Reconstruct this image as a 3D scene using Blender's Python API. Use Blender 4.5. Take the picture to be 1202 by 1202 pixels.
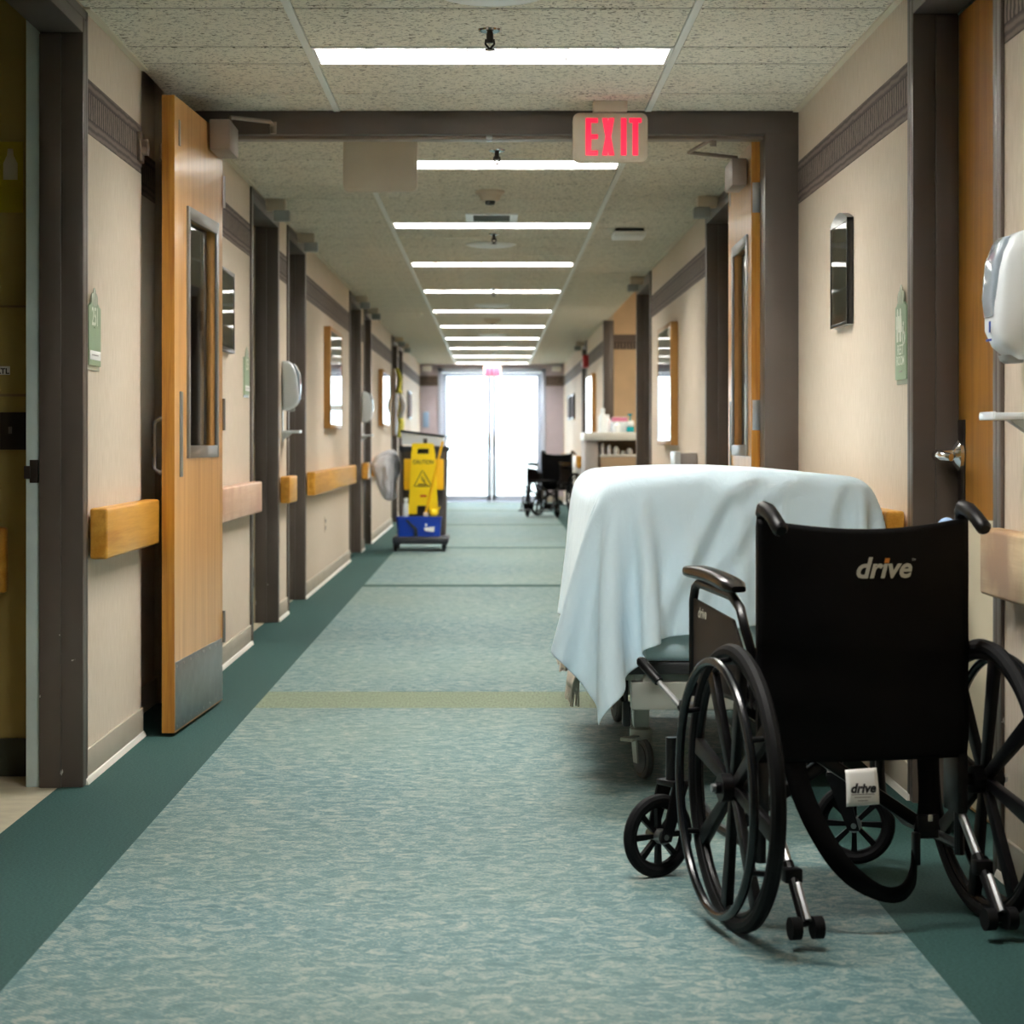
import bpy, bmesh, math, random
import numpy as np
from mathutils import Matrix, Vector, Euler

for o in list(bpy.data.objects):
    bpy.data.objects.remove(o, do_unlink=True)
SC = bpy.context.scene
COL = SC.collection
random.seed(7)
PI = math.pi

# ------------------------------------------------------------------ camera
EYE = 1.025
FPX = 2440.0
cd = bpy.data.cameras.new('camera')
cam = bpy.data.objects.new('camera', cd)
COL.objects.link(cam)
cam.location = (0, 0, EYE)
cam.rotation_euler = (PI / 2, 0, 0)
cd.sensor_width = 36.0
cd.lens = 36.0 * FPX / 1202.0
cd.shift_x = (601.0 - 578.0) / 1202.0
cd.shift_y = -(601.0 - 518.0) / 1202.0
cd.clip_start = 0.05
cd.clip_end = 300
cd.dof.use_dof = True
cd.dof.focus_distance = 6.0
cd.dof.aperture_fstop = 6.3
SC.camera = cam

# ------------------------------------------------------------------ world, exposure
SKY_STRENGTH = 7.0
w = bpy.data.worlds.new('sky')
SC.world = w
w.use_nodes = True
bg = w.node_tree.nodes['Background']
bg.inputs['Color'].default_value = (0.80, 0.92, 1.0, 1)
bg.inputs['Strength'].default_value = SKY_STRENGTH
LAMP = 60.0            # radiance of the troffer tubes
NEAR_LAMPS = -1         # index of the first lit troffer (0 is the one in view)
SHEET = (0.475, 0.405)    # overhang of the sheet: aisle side, near end
LAMP_COL = (1.0, 0.96, 0.91)
vs = SC.view_settings
vs.view_transform = 'Standard'
vs.look = 'None'
vs.exposure = 0.48
vs.gamma = 1.0
vs.use_curve_mapping = False

# ------------------------------------------------------------------ materials
def lin(c):
    c = c / 255.0
    return c / 12.92 if c <= 0.04045 else ((c + 0.055) / 1.055) ** 2.4
def rgb(r, g, b):
    return (lin(r), lin(g), lin(b), 1.0)
MATS = {}
def nt(m):
    return m.node_tree.nodes, m.node_tree.links
def mat(name, col, rough=0.6, metal=0.0, spec=0.5, coat=0.0, emit=None, estr=0.0, var=0.0, vscale=8.0, bump=0.0, bscale=60.0, trans=0.0, sheen=0.0):
    m = bpy.data.materials.new(name); m.use_nodes = True
    N, L = nt(m)
    p = N['Principled BSDF']
    p.inputs['Base Color'].default_value = col
    p.inputs['Roughness'].default_value = rough
    p.inputs['Metallic'].default_value = metal
    p.inputs['Specular IOR Level'].default_value = spec
    p.inputs['Coat Weight'].default_value = coat
    p.inputs['Coat Roughness'].default_value = 0.12
    p.inputs['Transmission Weight'].default_value = trans
    p.inputs['Sheen Weight'].default_value = sheen
    if emit:
        p.inputs['Emission Color'].default_value = emit
        p.inputs['Emission Strength'].default_value = estr
    if var > 0 or bump > 0:
        tc = N.new('ShaderNodeTexCoord')
    if var > 0:
        n = N.new('ShaderNodeTexNoise'); n.inputs['Scale'].default_value = vscale; n.inputs['Detail'].default_value = 6
        L.new(tc.outputs['Object'], n.inputs['Vector'])
        r = N.new('ShaderNodeValToRGB')
        r.color_ramp.elements[0].position = 0.3; r.color_ramp.elements[1].position = 0.7
        r.color_ramp.elements[0].color = tuple(c * (1 - var) for c in col[:3]) + (1,)
        r.color_ramp.elements[1].color = tuple(min(1, c * (1 + var)) for c in col[:3]) + (1,)
        L.new(n.outputs['Fac'], r.inputs['Fac']); L.new(r.outputs['Color'], p.inputs['Base Color'])
    if bump > 0:
        n2 = N.new('ShaderNodeTexNoise'); n2.inputs['Scale'].default_value = bscale; n2.inputs['Detail'].default_value = 3
        L.new(tc.outputs['Object'], n2.inputs['Vector'])
        b = N.new('ShaderNodeBump'); b.inputs['Strength'].default_value = bump; b.inputs['Distance'].default_value = 0.01
        L.new(n2.outputs['Fac'], b.inputs['Height']); L.new(b.outputs['Normal'], p.inputs['Normal'])
    MATS[name] = m
    return m
def wood(name, c0, c1, grain='z', rough=0.35, coat=0.25, scale=1.0, wear=None):
    m = bpy.data.materials.new(name); m.use_nodes = True
    N, L = nt(m); p = N['Principled BSDF']
    p.inputs['Roughness'].default_value = rough; p.inputs['Coat Weight'].default_value = coat; p.inputs['Coat Roughness'].default_value = 0.2
    tc = N.new('ShaderNodeTexCoord'); mp = N.new('ShaderNodeMapping')
    s = {'x': (1.2, 26, 26), 'y': (26, 1.2, 26), 'z': (26, 26, 1.2)}[grain]
    mp.inputs['Scale'].default_value = tuple(v * scale for v in s)
    L.new(tc.outputs['Object'], mp.inputs['Vector'])
    n = N.new('ShaderNodeTexNoise'); n.inputs['Scale'].default_value = 1.0; n.inputs['Detail'].default_value = 5; n.inputs['Distortion'].default_value = 0.6
    L.new(mp.outputs['Vector'], n.inputs['Vector'])
    n2 = N.new('ShaderNodeTexNoise'); n2.inputs['Scale'].default_value = 7.0; n2.inputs['Detail'].default_value = 3
    L.new(mp.outputs['Vector'], n2.inputs['Vector'])
    mx = N.new('ShaderNodeMath'); mx.operation = 'MULTIPLY_ADD'; mx.inputs[1].default_value = 0.35
    L.new(n2.outputs['Fac'], mx.inputs[0]); L.new(n.outputs['Fac'], mx.inputs[2])
    r = N.new('ShaderNodeValToRGB')
    r.color_ramp.elements[0].position = 0.48; r.color_ramp.elements[0].color = c0
    r.color_ramp.elements[1].position = 0.85; r.color_ramp.elements[1].color = c1
    L.new(mx.outputs[0], r.inputs['Fac'])
    out = r.outputs['Color']
    if wear:
        n3 = N.new('ShaderNodeTexNoise'); n3.inputs['Scale'].default_value = 5.0; n3.inputs['Detail'].default_value = 8
        L.new(tc.outputs['Object'], n3.inputs['Vector'])
        r3 = N.new('ShaderNodeValToRGB'); r3.color_ramp.elements[0].position = 0.42; r3.color_ramp.elements[1].position = 0.62
        L.new(n3.outputs['Fac'], r3.inputs['Fac'])
        mm = N.new('ShaderNodeMixRGB'); mm.inputs['Color2'].default_value = wear
        L.new(r3.outputs['Color'], mm.inputs['Fac']); L.new(out, mm.inputs['Color1']); out = mm.outputs['Color']
    L.new(out, p.inputs['Base Color'])
    MATS[name] = m
    return m
def glass(name, tint=(0.93, 0.97, 0.98, 1), ior=1.5):
    m = bpy.data.materials.new(name); m.use_nodes = True
    N, L = nt(m); N.remove(N['Principled BSDF'])
    t = N.new('ShaderNodeBsdfTransparent'); t.inputs['Color'].default_value = tint
    g = N.new('ShaderNodeBsdfGlossy'); g.inputs['Roughness'].default_value = 0.02
    f = N.new('ShaderNodeFresnel'); f.inputs['IOR'].default_value = ior
    x = N.new('ShaderNodeMixShader')
    L.new(f.outputs[0], x.inputs[0]); L.new(t.outputs[0], x.inputs[1]); L.new(g.outputs[0], x.inputs[2])
    L.new(x.outputs[0], N['Material Output'].inputs['Surface'])
    MATS[name] = m
    return m

def node_mat(name, rough=0.8, spec=0.3):
    m = bpy.data.materials.new(name); m.use_nodes = True
    N, L = nt(m); p = N['Principled BSDF']
    p.inputs['Roughness'].default_value = rough; p.inputs['Specular IOR Level'].default_value = spec
    tc = N.new('ShaderNodeTexCoord')
    MATS[name] = m
    return m, N, L, p, tc
def ramp(N, L, src, stops):
    r = N.new('ShaderNodeValToRGB')
    e = r.color_ramp.elements
    while len(e) < len(stops): e.new(0.5)
    for i, (pos, c) in enumerate(stops):
        e[i].position = pos; e[i].color = c
    L.new(src, r.inputs['Fac'])
    return r.outputs['Color']
def noise(N, L, vec, scale, detail=4, dist=0.0, rough=0.5):
    n = N.new('ShaderNodeTexNoise'); n.inputs['Scale'].default_value = scale; n.inputs['Detail'].default_value = detail
    n.inputs['Distortion'].default_value = dist; n.inputs['Roughness'].default_value = rough
    L.new(vec, n.inputs['Vector'])
    return n.outputs['Fac']
def mapping(N, L, vec, scale):
    mp = N.new('ShaderNodeMapping'); mp.inputs['Scale'].default_value = scale
    L.new(vec, mp.inputs['Vector']); return mp.outputs['Vector']
def bump(N, L, h, p, strength, dist=0.01):
    b = N.new('ShaderNodeBump'); b.inputs['Strength'].default_value = strength; b.inputs['Distance'].default_value = dist
    L.new(h, b.inputs['Height']); L.new(b.outputs['Normal'], p.inputs['Normal'])
def mixc(N, L, fac, a, b, typ='MIX'):
    m = N.new('ShaderNodeMixRGB'); m.blend_type = typ
    if isinstance(fac, float): m.inputs[0].default_value = fac
    else: L.new(fac, m.inputs[0])
    for i, v in ((1, a), (2, b)):
        if isinstance(v, tuple): m.inputs[i].default_value = v
        else: L.new(v, m.inputs[i])
    return m.outputs[0]

# carpet field: mottled woven teal and sand
m, N, L, p, tc = node_mat('carpet_field', 0.66, 0.22)
v1 = mapping(N, L, tc.outputs['Object'], (13, 17, 1))
f1 = noise(N, L, v1, 1.5, 9, 1.2, 0.70)
v2 = mapping(N, L, tc.outputs['Object'], (110, 190, 1))
f2a = noise(N, L, v2, 1.3, 3)
wv1 = N.new('ShaderNodeTexWave'); wv1.bands_direction = 'DIAGONAL'; wv1.inputs['Scale'].default_value = 42.0; wv1.inputs['Distortion'].default_value = 1.5; wv1.inputs['Detail'].default_value = 1
L.new(tc.outputs['Object'], wv1.inputs['Vector'])
wm = N.new('ShaderNodeMath'); wm.operation = 'MULTIPLY_ADD'; wm.inputs[1].default_value = 0.22
L.new(wv1.outputs['Fac'], wm.inputs[0]); L.new(f2a, wm.inputs[2])
ws = N.new('ShaderNodeMath'); ws.operation = 'SUBTRACT'; ws.inputs[1].default_value = 0.11
L.new(wm.outputs[0], ws.inputs[0]); f2 = ws.outputs[0]
ad = N.new('ShaderNodeMath'); ad.operation = 'MULTIPLY_ADD'; ad.inputs[1].default_value = 0.45
L.new(f2, ad.inputs[0]); L.new(f1, ad.inputs[2])
c = ramp(N, L, ad.outputs[0], [(0.52, rgb(48, 84, 92)), (0.71, rgb(80, 114, 118)), (0.90, rgb(152, 156, 146))])
big = noise(N, L, mapping(N, L, tc.outputs['Object'], (0.6, 0.5, 1)), 1.0, 2)
c2 = mixc(N, L, ramp(N, L, big, [(0.35, (0, 0, 0, 1)), (0.75, (0.35, 0.35, 0.35, 1))]), c, rgb(122, 134, 116))
L.new(c2, p.inputs['Base Color']); bump(N, L, f2, p, 0.5, 0.004)
# carpet border: deep green
m, N, L, p, tc = node_mat('carpet_border', 0.8, 0.12)
f2 = noise(N, L, mapping(N, L, tc.outputs['Object'], (70, 90, 1)), 2.0, 4)
c = ramp(N, L, f2, [(0.3, rgb(34, 62, 60)), (0.7, rgb(56, 86, 82))])
L.new(c, p.inputs['Base Color']); bump(N, L, f2, p, 0.4, 0.004)
# carpet band: olive
m, N, L, p, tc = node_mat('carpet_band', 0.95, 0.1)
f2 = noise(N, L, mapping(N, L, tc.outputs['Object'], (120, 25, 1)), 1.0, 4)
c = ramp(N, L, f2, [(0.3, rgb(104, 116, 98)), (0.7, rgb(130, 141, 121))])
L.new(c, p.inputs['Base Color']); bump(N, L, f2, p, 0.4, 0.004)
# wallpaper
m, N, L, p, tc = node_mat('wallpaper', 0.62, 0.35)
fa = noise(N, L, mapping(N, L, tc.outputs['Object'], (30, 30, 5)), 3.0, 4)
fb = noise(N, L, tc.outputs['Object'], 1.1, 3)
c = ramp(N, L, fa, [(0.3, rgb(206, 191, 171)), (0.7, rgb(219, 205, 187))])
c = mixc(N, L, ramp(N, L, fb, [(0.4, (0, 0, 0, 1)), (0.8, (0.25, 0.25, 0.25, 1))]), c, rgb(196, 180, 160))
L.new(c, p.inputs['Base Color']); bump(N, L, noise(N, L, tc.outputs['Object'], 260, 2), p, 0.12, 0.003)
# wallpaper border: fluted frieze
m, N, L, p, tc = node_mat('frieze', 0.7, 0.25)
sx = N.new('ShaderNodeSeparateXYZ'); L.new(tc.outputs['Object'], sx.inputs[0])
hor = N.new('ShaderNodeMath'); hor.operation = 'ADD'; L.new(sx.outputs['X'], hor.inputs[0]); L.new(sx.outputs['Y'], hor.inputs[1])
cb = N.new('ShaderNodeCombineXYZ'); L.new(hor.outputs[0], cb.inputs['X']); L.new(sx.outputs['Z'], cb.inputs['Y'])
wv = N.new('ShaderNodeTexWave'); wv.wave_type = 'BANDS'; wv.bands_direction = 'X'; wv.inputs['Scale'].default_value = 9.0
wv.inputs['Distortion'].default_value = 3.0; wv.inputs['Detail'].default_value = 3; wv.inputs['Detail Scale'].default_value = 3.0
L.new(cb.outputs[0], wv.inputs['Vector'])
wz = N.new('ShaderNodeTexWave'); wz.bands_direction = 'Y'; wz.inputs['Scale'].default_value = 14; wz.inputs['Distortion'].default_value = 2.5; wz.inputs['Detail'].default_value = 3
L.new(cb.outputs[0], wz.inputs['Vector'])
zr = N.new('ShaderNodeMapRange'); zr.inputs['From Min'].default_value = 1.955; zr.inputs['From Max'].default_value = 2.12; L.new(sx.outputs['Z'], zr.inputs['Value'])
sel = ramp(N, L, zr.outputs[0], [(0.0, (1, 1, 1, 1)), (0.27, (1, 1, 1, 1)), (0.28, (0, 0, 0, 1)), (0.76, (0, 0, 0, 1)), (0.77, (1, 1, 1, 1))])
ca = ramp(N, L, wv.outputs['Fac'], [(0.15, rgb(66, 58, 54)), (0.8, rgb(128, 114, 104))])
cz = ramp(N, L, wz.outputs['Fac'], [(0.1, rgb(84, 74, 70)), (0.8, rgb(122, 109, 101))])
c = mixc(N, L, sel, ca, cz)
edge = ramp(N, L, zr.outputs[0], [(0.0, (1, 1, 1, 1)), (0.255, (1, 1, 1, 1)), (0.265, (.55, .55, .55, 1)), (0.285, (.55, .55, .55, 1)), (0.295, (1, 1, 1, 1)), (0.75, (1, 1, 1, 1)), (0.76, (.5, .5, .5, 1)), (0.785, (.5, .5, .5, 1)), (0.795, (1, 1, 1, 1))])
c = mixc(N, L, 1.0, c, edge, 'MULTIPLY')
L.new(c, p.inputs['Base Color'])
# fissured ceiling tile
m, N, L, p, tc = node_mat('ceiling_tile', 0.9, 0.2)
vo = noise(N, L, mapping(N, L, tc.outputs['Object'], (48, 70, 60)), 1.0, 3, 1.4, 0.6)
pits = ramp(N, L, vo, [(0.385, (0.28, 0.27, 0.24, 1)), (0.45, (1, 1, 1, 1))])
c = mixc(N, L, 1.0, pits, rgb(226, 219, 201), 'MULTIPLY')
L.new(c, p.inputs['Base Color']); bump(N, L, vo, p, 0.35, 0.006)
# sheets
m, N, L, p, tc = node_mat('sheet', 0.75, 0.25)
p.inputs['Base Color'].default_value = rgb(212, 235, 246); p.inputs['Sheen Weight'].default_value = 0.2
nw = noise(N, L, mapping(N, L, tc.outputs['Object'], (6, 6, 3)), 2.0, 6, 1.0)
bump(N, L, nw, p, 0.35, 0.02)

wood('door_wood', rgb(196, 138, 72), rgb(222, 168, 100), 'z', 0.32, 0.35)
wood('door_edge_wood', rgb(164, 104, 30), rgb(206, 146, 52), 'z', 0.4, 0.2)
wood('old_door_wood', rgb(164, 106, 26), rgb(196, 136, 48), 'z', 0.4, 0.2)
wood('rail_wood', rgb(200, 136, 38), rgb(228, 170, 70), 'y', 0.35, 0.3)
wood('rail_wood_pale', rgb(196, 160, 110), rgb(222, 194, 150), 'y', 0.4, 0.2, 1.0, rgb(168, 128, 88))
wood('rail_wood_worn', rgb(212, 172, 142), rgb(228, 194, 168), 'y', 0.4, 0.2, 1.0, rgb(205, 158, 130))
m, N, L, p, tc = node_mat('frame_brown', 0.38, 0.5)
c = ramp(N, L, noise(N, L, tc.outputs['Object'], 3.0, 5), [(0.3, rgb(84, 75, 68)), (0.7, rgb(96, 86, 79))])
chip = ramp(N, L, noise(N, L, mapping(N, L, tc.outputs['Object'], (1, 1, 0.6)), 34.0, 4, 0.4), [(0.725, (0, 0, 0, 1)), (0.735, (1, 1, 1, 1))])
low = N.new('ShaderNodeSeparateXYZ'); L.new(tc.outputs['Object'], low.inputs[0])
lw_ = ramp(N, L, low.outputs['Z'], [(0.75, (1, 1, 1, 1)), (0.95, (0, 0, 0, 1))])
c = mixc(N, L, mixc(N, L, 1.0, chip, lw_, 'MULTIPLY'), c, rgb(206, 200, 192))
L.new(c, p.inputs['Base Color'])
mat('frame_pale', rgb(212, 230, 228), 0.5, var=0.06)
mat('frame_cream', rgb(226, 214, 186), 0.5)
mat('cove_base', rgb(176, 168, 152), 0.5, var=0.08, vscale=4)
mat('cove_toe', rgb(226, 224, 214), 0.45)
mat('tbar', rgb(230, 230, 222), 0.4)
mat('angle_trim', rgb(212, 202, 178), 0.45)
mat('plenum', rgb(60, 58, 54), 0.9)
mat('white_enamel', rgb(240, 240, 236), 0.35)
mat('louvre', rgb(150, 152, 152), 0.4)
mat('reflector', rgb(246, 246, 244), 0.3)
mat('tube_glow', (1, 1, 1, 1), 0.5, emit=LAMP_COL + (1,), estr=LAMP)
mat('lavender_wall', rgb(186, 176, 186), 0.6, var=0.05)
mat('tan_wall', rgb(214, 184, 146), 0.6, var=0.05)
mat('room_wall', rgb(186, 166, 100), 0.6, var=0.06, vscale=2)
mat('room_dark_base', rgb(46, 52, 40), 0.5)
mat('room_tile', rgb(178, 170, 146), 0.5, var=0.14, vscale=14)
mat('steel', rgb(176, 178, 180), 0.32, metal=1.0)
mat('brushed_plate', rgb(150, 158, 160), 0.42, metal=0.9, var=0.1, vscale=18)
mat('chrome', rgb(225, 228, 230), 0.12, metal=1.0)
mat('dark_bronze', rgb(52, 44, 38), 0.4, metal=0.4)
mat('closer_metal', rgb(142, 128, 116), 0.4, metal=0.35)
mat('aluminium', rgb(196, 206, 226), 0.4, metal=0.2)
mat('shaded_cross_tee', rgb(124, 120, 108), 0.5)  # tees coloured dark to paint in the shadow line between tiles
mat('alcove_glow', (1, 1, 1, 1), 0.5, emit=(1.0, 0.9, 0.74, 1), estr=14.0)
mat('exit_red_panel', rgb(210, 60, 80), 0.4, emit=(1.0, 0.10, 0.16, 1), estr=0.7)
mat('sign_shell', rgb(206, 192, 170), 0.45, var=0.04)
mat('exit_red', rgb(130, 4, 24), 0.4, emit=(1.0, 0.006, 0.05, 1), estr=0.95)
mat('plaque_green', rgb(150, 172, 140), 0.45, var=0.06)
mat('plaque_ink', rgb(236, 240, 226), 0.5)
mat('plaque_clear', rgb(206, 214, 196), 0.15)
mat('paper', rgb(244, 244, 240), 0.7)
mat('ink', rgb(36, 36, 40), 0.6)
mat('black_frame', rgb(14, 15, 17), 0.3, coat=0.3)
mat('gold_frame', rgb(176, 130, 70), 0.35, metal=0.4)
mat('art_reflect_blue', rgb(120, 150, 168), 0.5, var=0.3, vscale=9)  # print blue; on the certificate it stands in for a bluish reflection
mat('art_pale', rgb(200, 205, 205), 0.5, var=0.2, vscale=7)
mat('plastic_white', rgb(226, 234, 238), 0.3, coat=0.3)
mat('plastic_smoke', rgb(150, 164, 176), 0.12, coat=0.6)
mat('plastic_grey', rgb(150, 154, 152), 0.4)
mat('mark_blue', rgb(24, 60, 150), 0.4)
mat('black_vinyl', rgb(5, 5, 6), 0.55, spec=0.12, var=0.2, vscale=5, bump=0.25, bscale=9)
mat('black_plastic', rgb(5, 5, 7), 0.4, spec=0.2)
mat('arm_pad', rgb(14, 12, 12), 0.22, spec=0.3)
mat('tyre', rgb(8, 9, 11), 0.65, spec=0.18)
mat('handrim', rgb(10, 14, 18), 0.25, spec=0.4)
mat('black_paint', rgb(7, 7, 9), 0.3, spec=0.3)
mat('skirt_panel', rgb(36, 30, 27), 0.5, spec=0.25)
mat('logo_silver', rgb(190, 190, 178), 0.5)
mat('logo_orange', rgb(214, 130, 40), 0.5)
mat('webbing', rgb(7, 7, 8), 0.7, spec=0.1)
mat('bed_metal', rgb(168, 170, 160), 0.4, metal=0.2)
mat('bed_dark', rgb(40, 42, 44), 0.5)
mat('caster_grey', rgb(66, 68, 68), 0.5)
mat('mattress_sheet', rgb(200, 228, 238), 0.7, bump=0.5, bscale=6)
mat('blanket', rgb(214, 204, 188), 0.85, var=0.06, bump=0.4, bscale=40)
mat('cart_grey', rgb(74, 72, 72), 0.5, var=0.12)
mat('cart_dark', rgb(40, 46, 54), 0.5)
mat('bucket_blue', rgb(16, 64, 178), 0.35)
mat('yellow', rgb(248, 214, 10), 0.4)
mat('amber', rgb(240, 186, 20), 0.45)
mat('bag_white', rgb(250, 250, 253), 0.5, bump=0.3, bscale=14)
mat('teal_liquid', rgb(20, 140, 150), 0.25)
mat('pink', rgb(206, 120, 150), 0.5)
mat('counter_white', rgb(236, 236, 232), 0.35)
mat('cabinet_grey', rgb(168, 162, 160), 0.5)
mat('cabinet_tan', rgb(176, 150, 120), 0.5)
mat('cabinet_dark', rgb(104, 86, 72), 0.6)
mat('alarm_red', rgb(190, 24, 30), 0.35)
mat('olive_pattern', rgb(196, 186, 60), 0.7, var=0.5, vscale=24)
mat('sky_blue_cloth', rgb(150, 180, 214), 0.8)
mat('concrete', rgb(190, 188, 182), 0.9, var=0.1)
mat('hedge_green', rgb(120, 140, 100), 0.9, var=0.3)
mat('poster_yellow', rgb(196, 176, 30), 0.6)
mat('vent_dark', rgb(70, 74, 72), 0.6)
mat('seam', rgb(150, 128, 90), 0.6)
m = bpy.data.materials.new('thin_plastic'); m.use_nodes = True
N, L = nt(m); N.remove(N['Principled BSDF'])
d_ = N.new('ShaderNodeBsdfDiffuse'); d_.inputs['Color'].default_value = rgb(246, 247, 252)
t_ = N.new('ShaderNodeBsdfTranslucent'); t_.inputs['Color'].default_value = rgb(240, 243, 252)
x_ = N.new('ShaderNodeMixShader'); x_.inputs[0].default_value = 0.12
L.new(d_.outputs[0], x_.inputs[1]); L.new(t_.outputs[0], x_.inputs[2]); L.new(x_.outputs[0], N['Material Output'].inputs['Surface'])
MATS['thin_plastic'] = m
glass('pane'); glass('picture_glass', (0.98, 0.98, 0.98, 1), 1.45)

# ------------------------------------------------------------------ mesh builder
class MB:
    def __init__(self):
        self.bm = bmesh.new()
    def _tag(self, verts, M):
        if M is not None: bmesh.ops.transform(self.bm, matrix=M, verts=verts)
        return verts
    def box(self, x0, x1, y0, y1, z0, z1, bev=0.0, seg=2, M=None):
        g = bmesh.ops.create_cube(self.bm, size=1.0)['verts']
        for v in g:
            v.co = Vector(((x0 + x1) / 2 + v.co.x * (x1 - x0), (y0 + y1) / 2 + v.co.y * (y1 - y0), (z0 + z1) / 2 + v.co.z * (z1 - z0)))
        if M is not None: bmesh.ops.transform(self.bm, matrix=M, verts=g)
        if bev > 0:
            ed = list({e for v in g for e in v.link_edges})
            bmesh.ops.bevel(self.bm, geom=ed, offset=bev, segments=seg, affect='EDGES', profile=0.5, clamp_overlap=True)
        return self
    def cyl(self, p0, p1, r0, r1=None, n=16, cap=True):
        return self.tube([p0, p1], [r0, r0 if r1 is None else r1], n, cap=cap)
    def tube(self, pts, r, n=8, closed=False, cap=True):
        pts = [Vector(q) for q in pts]
        k = len(pts)
        rs = r if isinstance(r, (list, tuple)) else [r] * k
        tans = []
        for i in range(k):
            a = pts[(i - 1) % k] if (closed or i > 0) else pts[i]
            b = pts[(i + 1) % k] if (closed or i < k - 1) else pts[i]
            tans.append((b - a).normalized())
        up = Vector((0, 0, 1)) if abs(tans[0].z) < 0.9 else Vector((1, 0, 0))
        nrm = (up - tans[0] * up.dot(tans[0])).normalized()
        rings = []
        for i in range(k):
            t = tans[i]
            nrm = (nrm - t * nrm.dot(t)).normalized()
            bi = t.cross(nrm)
            rings.append([self.bm.verts.new(pts[i] + (nrm * math.cos(2 * PI * j / n) + bi * math.sin(2 * PI * j / n)) * rs[i]) for j in range(n)])
        m = k if closed else k - 1
        for i in range(m):
            A, B = rings[i], rings[(i + 1) % k]
            off = 0
            if closed and i == k - 1:
                off = min(range(n), key=lambda s: (A[0].co - B[s].co).length)
            for j in range(n):
                self.bm.faces.new((A[j], A[(j + 1) % n], B[(j + 1 + off) % n], B[(j + off) % n]))
        if cap and not closed:
            self.bm.faces.new(rings[0][::-1]); self.bm.faces.new(rings[-1])
        return self
    def torus(self, c, axis, R, r, n=48, m=10):
        a = Vector(axis).normalized()
        u = a.orthogonal().normalized(); v = a.cross(u); c = Vector(c)
        return self.tube([c + (u * math.cos(2 * PI * i / n) + v * math.sin(2 * PI * i / n)) * R for i in range(n)], r, m, closed=True)
    def ellipsoid(self, c, r, n=16, m=10):
        rr = r if isinstance(r, (tuple, list)) else (r, r, r)
        g = bmesh.ops.create_uvsphere(self.bm, u_segments=n, v_segments=m, radius=1.0)['verts']
        for v in g: v.co = Vector((c[0] + v.co.x * rr[0], c[1] + v.co.y * rr[1], c[2] + v.co.z * rr[2]))
        return self
    def prism(self, poly, axis, a0, a1, bev=0.0):
        """poly: 2D points; axis 'x': (y,z), 'y': (x,z), 'z': (x,y)"""
        def P(q, a):
            return {'x': (a, q[0], q[1]), 'y': (q[0], a, q[1]), 'z': (q[0], q[1], a)}[axis]
        A = [self.bm.verts.new(P(q, a0)) for q in poly]; B = [self.bm.verts.new(P(q, a1)) for q in poly]
        n = len(poly)
        fs = [self.bm.faces.new(A[::-1]), self.bm.faces.new(B)]
        for i in range(n): fs.append(self.bm.faces.new((A[i], A[(i + 1) % n], B[(i + 1) % n], B[i])))
        bmesh.ops.recalc_face_normals(self.bm, faces=fs)
        if bev > 0:
            bmesh.ops.bevel(self.bm, geom=list({e for f in fs for e in f.edges}), offset=bev, segments=2, affect='EDGES', profile=0.5, clamp_overlap=True)
        return self
    def lathe(self, prof, c=(0, 0, 0), n=24, M=None):
        """profile of (r, z) turned about z through c"""
        rings = []
        for r, z in prof:
            rings.append([self.bm.verts.new((c[0] + r * math.cos(2 * PI * j / n), c[1] + r * math.sin(2 * PI * j / n), c[2] + z)) for j in range(n)])
        fs = []
        for A, B in zip(rings, rings[1:]):
            for j in range(n): fs.append(self.bm.faces.new((A[j], A[(j + 1) % n], B[(j + 1) % n], B[j])))
        fs.append(self.bm.faces.new(rings[0][::-1])); fs.append(self.bm.faces.new(rings[-1]))
        if M is not None: bmesh.ops.transform(self.bm, matrix=M, verts=[v for r in rings for v in r])
        return self
    def grid(self, fn, nu, nv):
        V = [[self.bm.verts.new(fn(i / nu, j / nv)) for j in range(nv + 1)] for i in range(nu + 1)]
        for i in range(nu):
            for j in range(nv): self.bm.faces.new((V[i][j], V[i + 1][j], V[i + 1][j + 1], V[i][j + 1]))
        return self
    def loft(self, rings):
        R = [[self.bm.verts.new(q) for q in r] for r in rings]
        n = len(R[0])
        for A, B in zip(R, R[1:]):
            for j in range(n): self.bm.faces.new((A[j], A[(j + 1) % n], B[(j + 1) % n], B[j]))
        self.bm.faces.new(R[0][::-1]); self.bm.faces.new(R[-1])
        return self
    def mesh(self, name, recalc=True):
        if recalc: bmesh.ops.recalc_face_normals(self.bm, faces=self.bm.faces[:])
        me = bpy.data.meshes.new(name)
        self.bm.to_mesh(me); self.bm.free()
        return me

def finish(me, angle=35):
    for pl in me.polygons: pl.use_smooth = True
    try: me.set_sharp_from_angle(angle=math.radians(angle))
    except Exception: pass
def obj(name, mb, material, parent=None, local=False, angle=35, recalc=True):
    me = mb.mesh(name, recalc) if isinstance(mb, MB) else mb
    finish(me, angle)
    if material and not me.materials: me.materials.append(MATS[material])
    o = bpy.data.objects.new(name, me); COL.objects.link(o)
    if parent is not None:
        o.parent = parent
        if not local:
            o.matrix_parent_inverse = world_of(parent).inverted()
    return o
def world_of(o):
    M = Matrix.Translation(o.location) @ o.rotation_euler.to_matrix().to_4x4()
    if o.parent is not None: M = world_of(o.parent) @ o.matrix_parent_inverse @ M
    return M
def thing(name, label, cat, loc=(0, 0, 0), rotz=0.0, group=None, kind=None):
    o = bpy.data.objects.new(name, None); COL.objects.link(o)
    o.location = loc; o.rotation_euler = (0, 0, rotz); o.empty_display_size = 0.05
    return tag(o, label, cat, group, kind)
def tag(o, label=None, cat=None, group=None, kind=None):
    if label: o['label'] = label
    if cat: o['category'] = cat
    if group: o['group'] = group
    if kind: o['kind'] = kind
    return o
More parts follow.
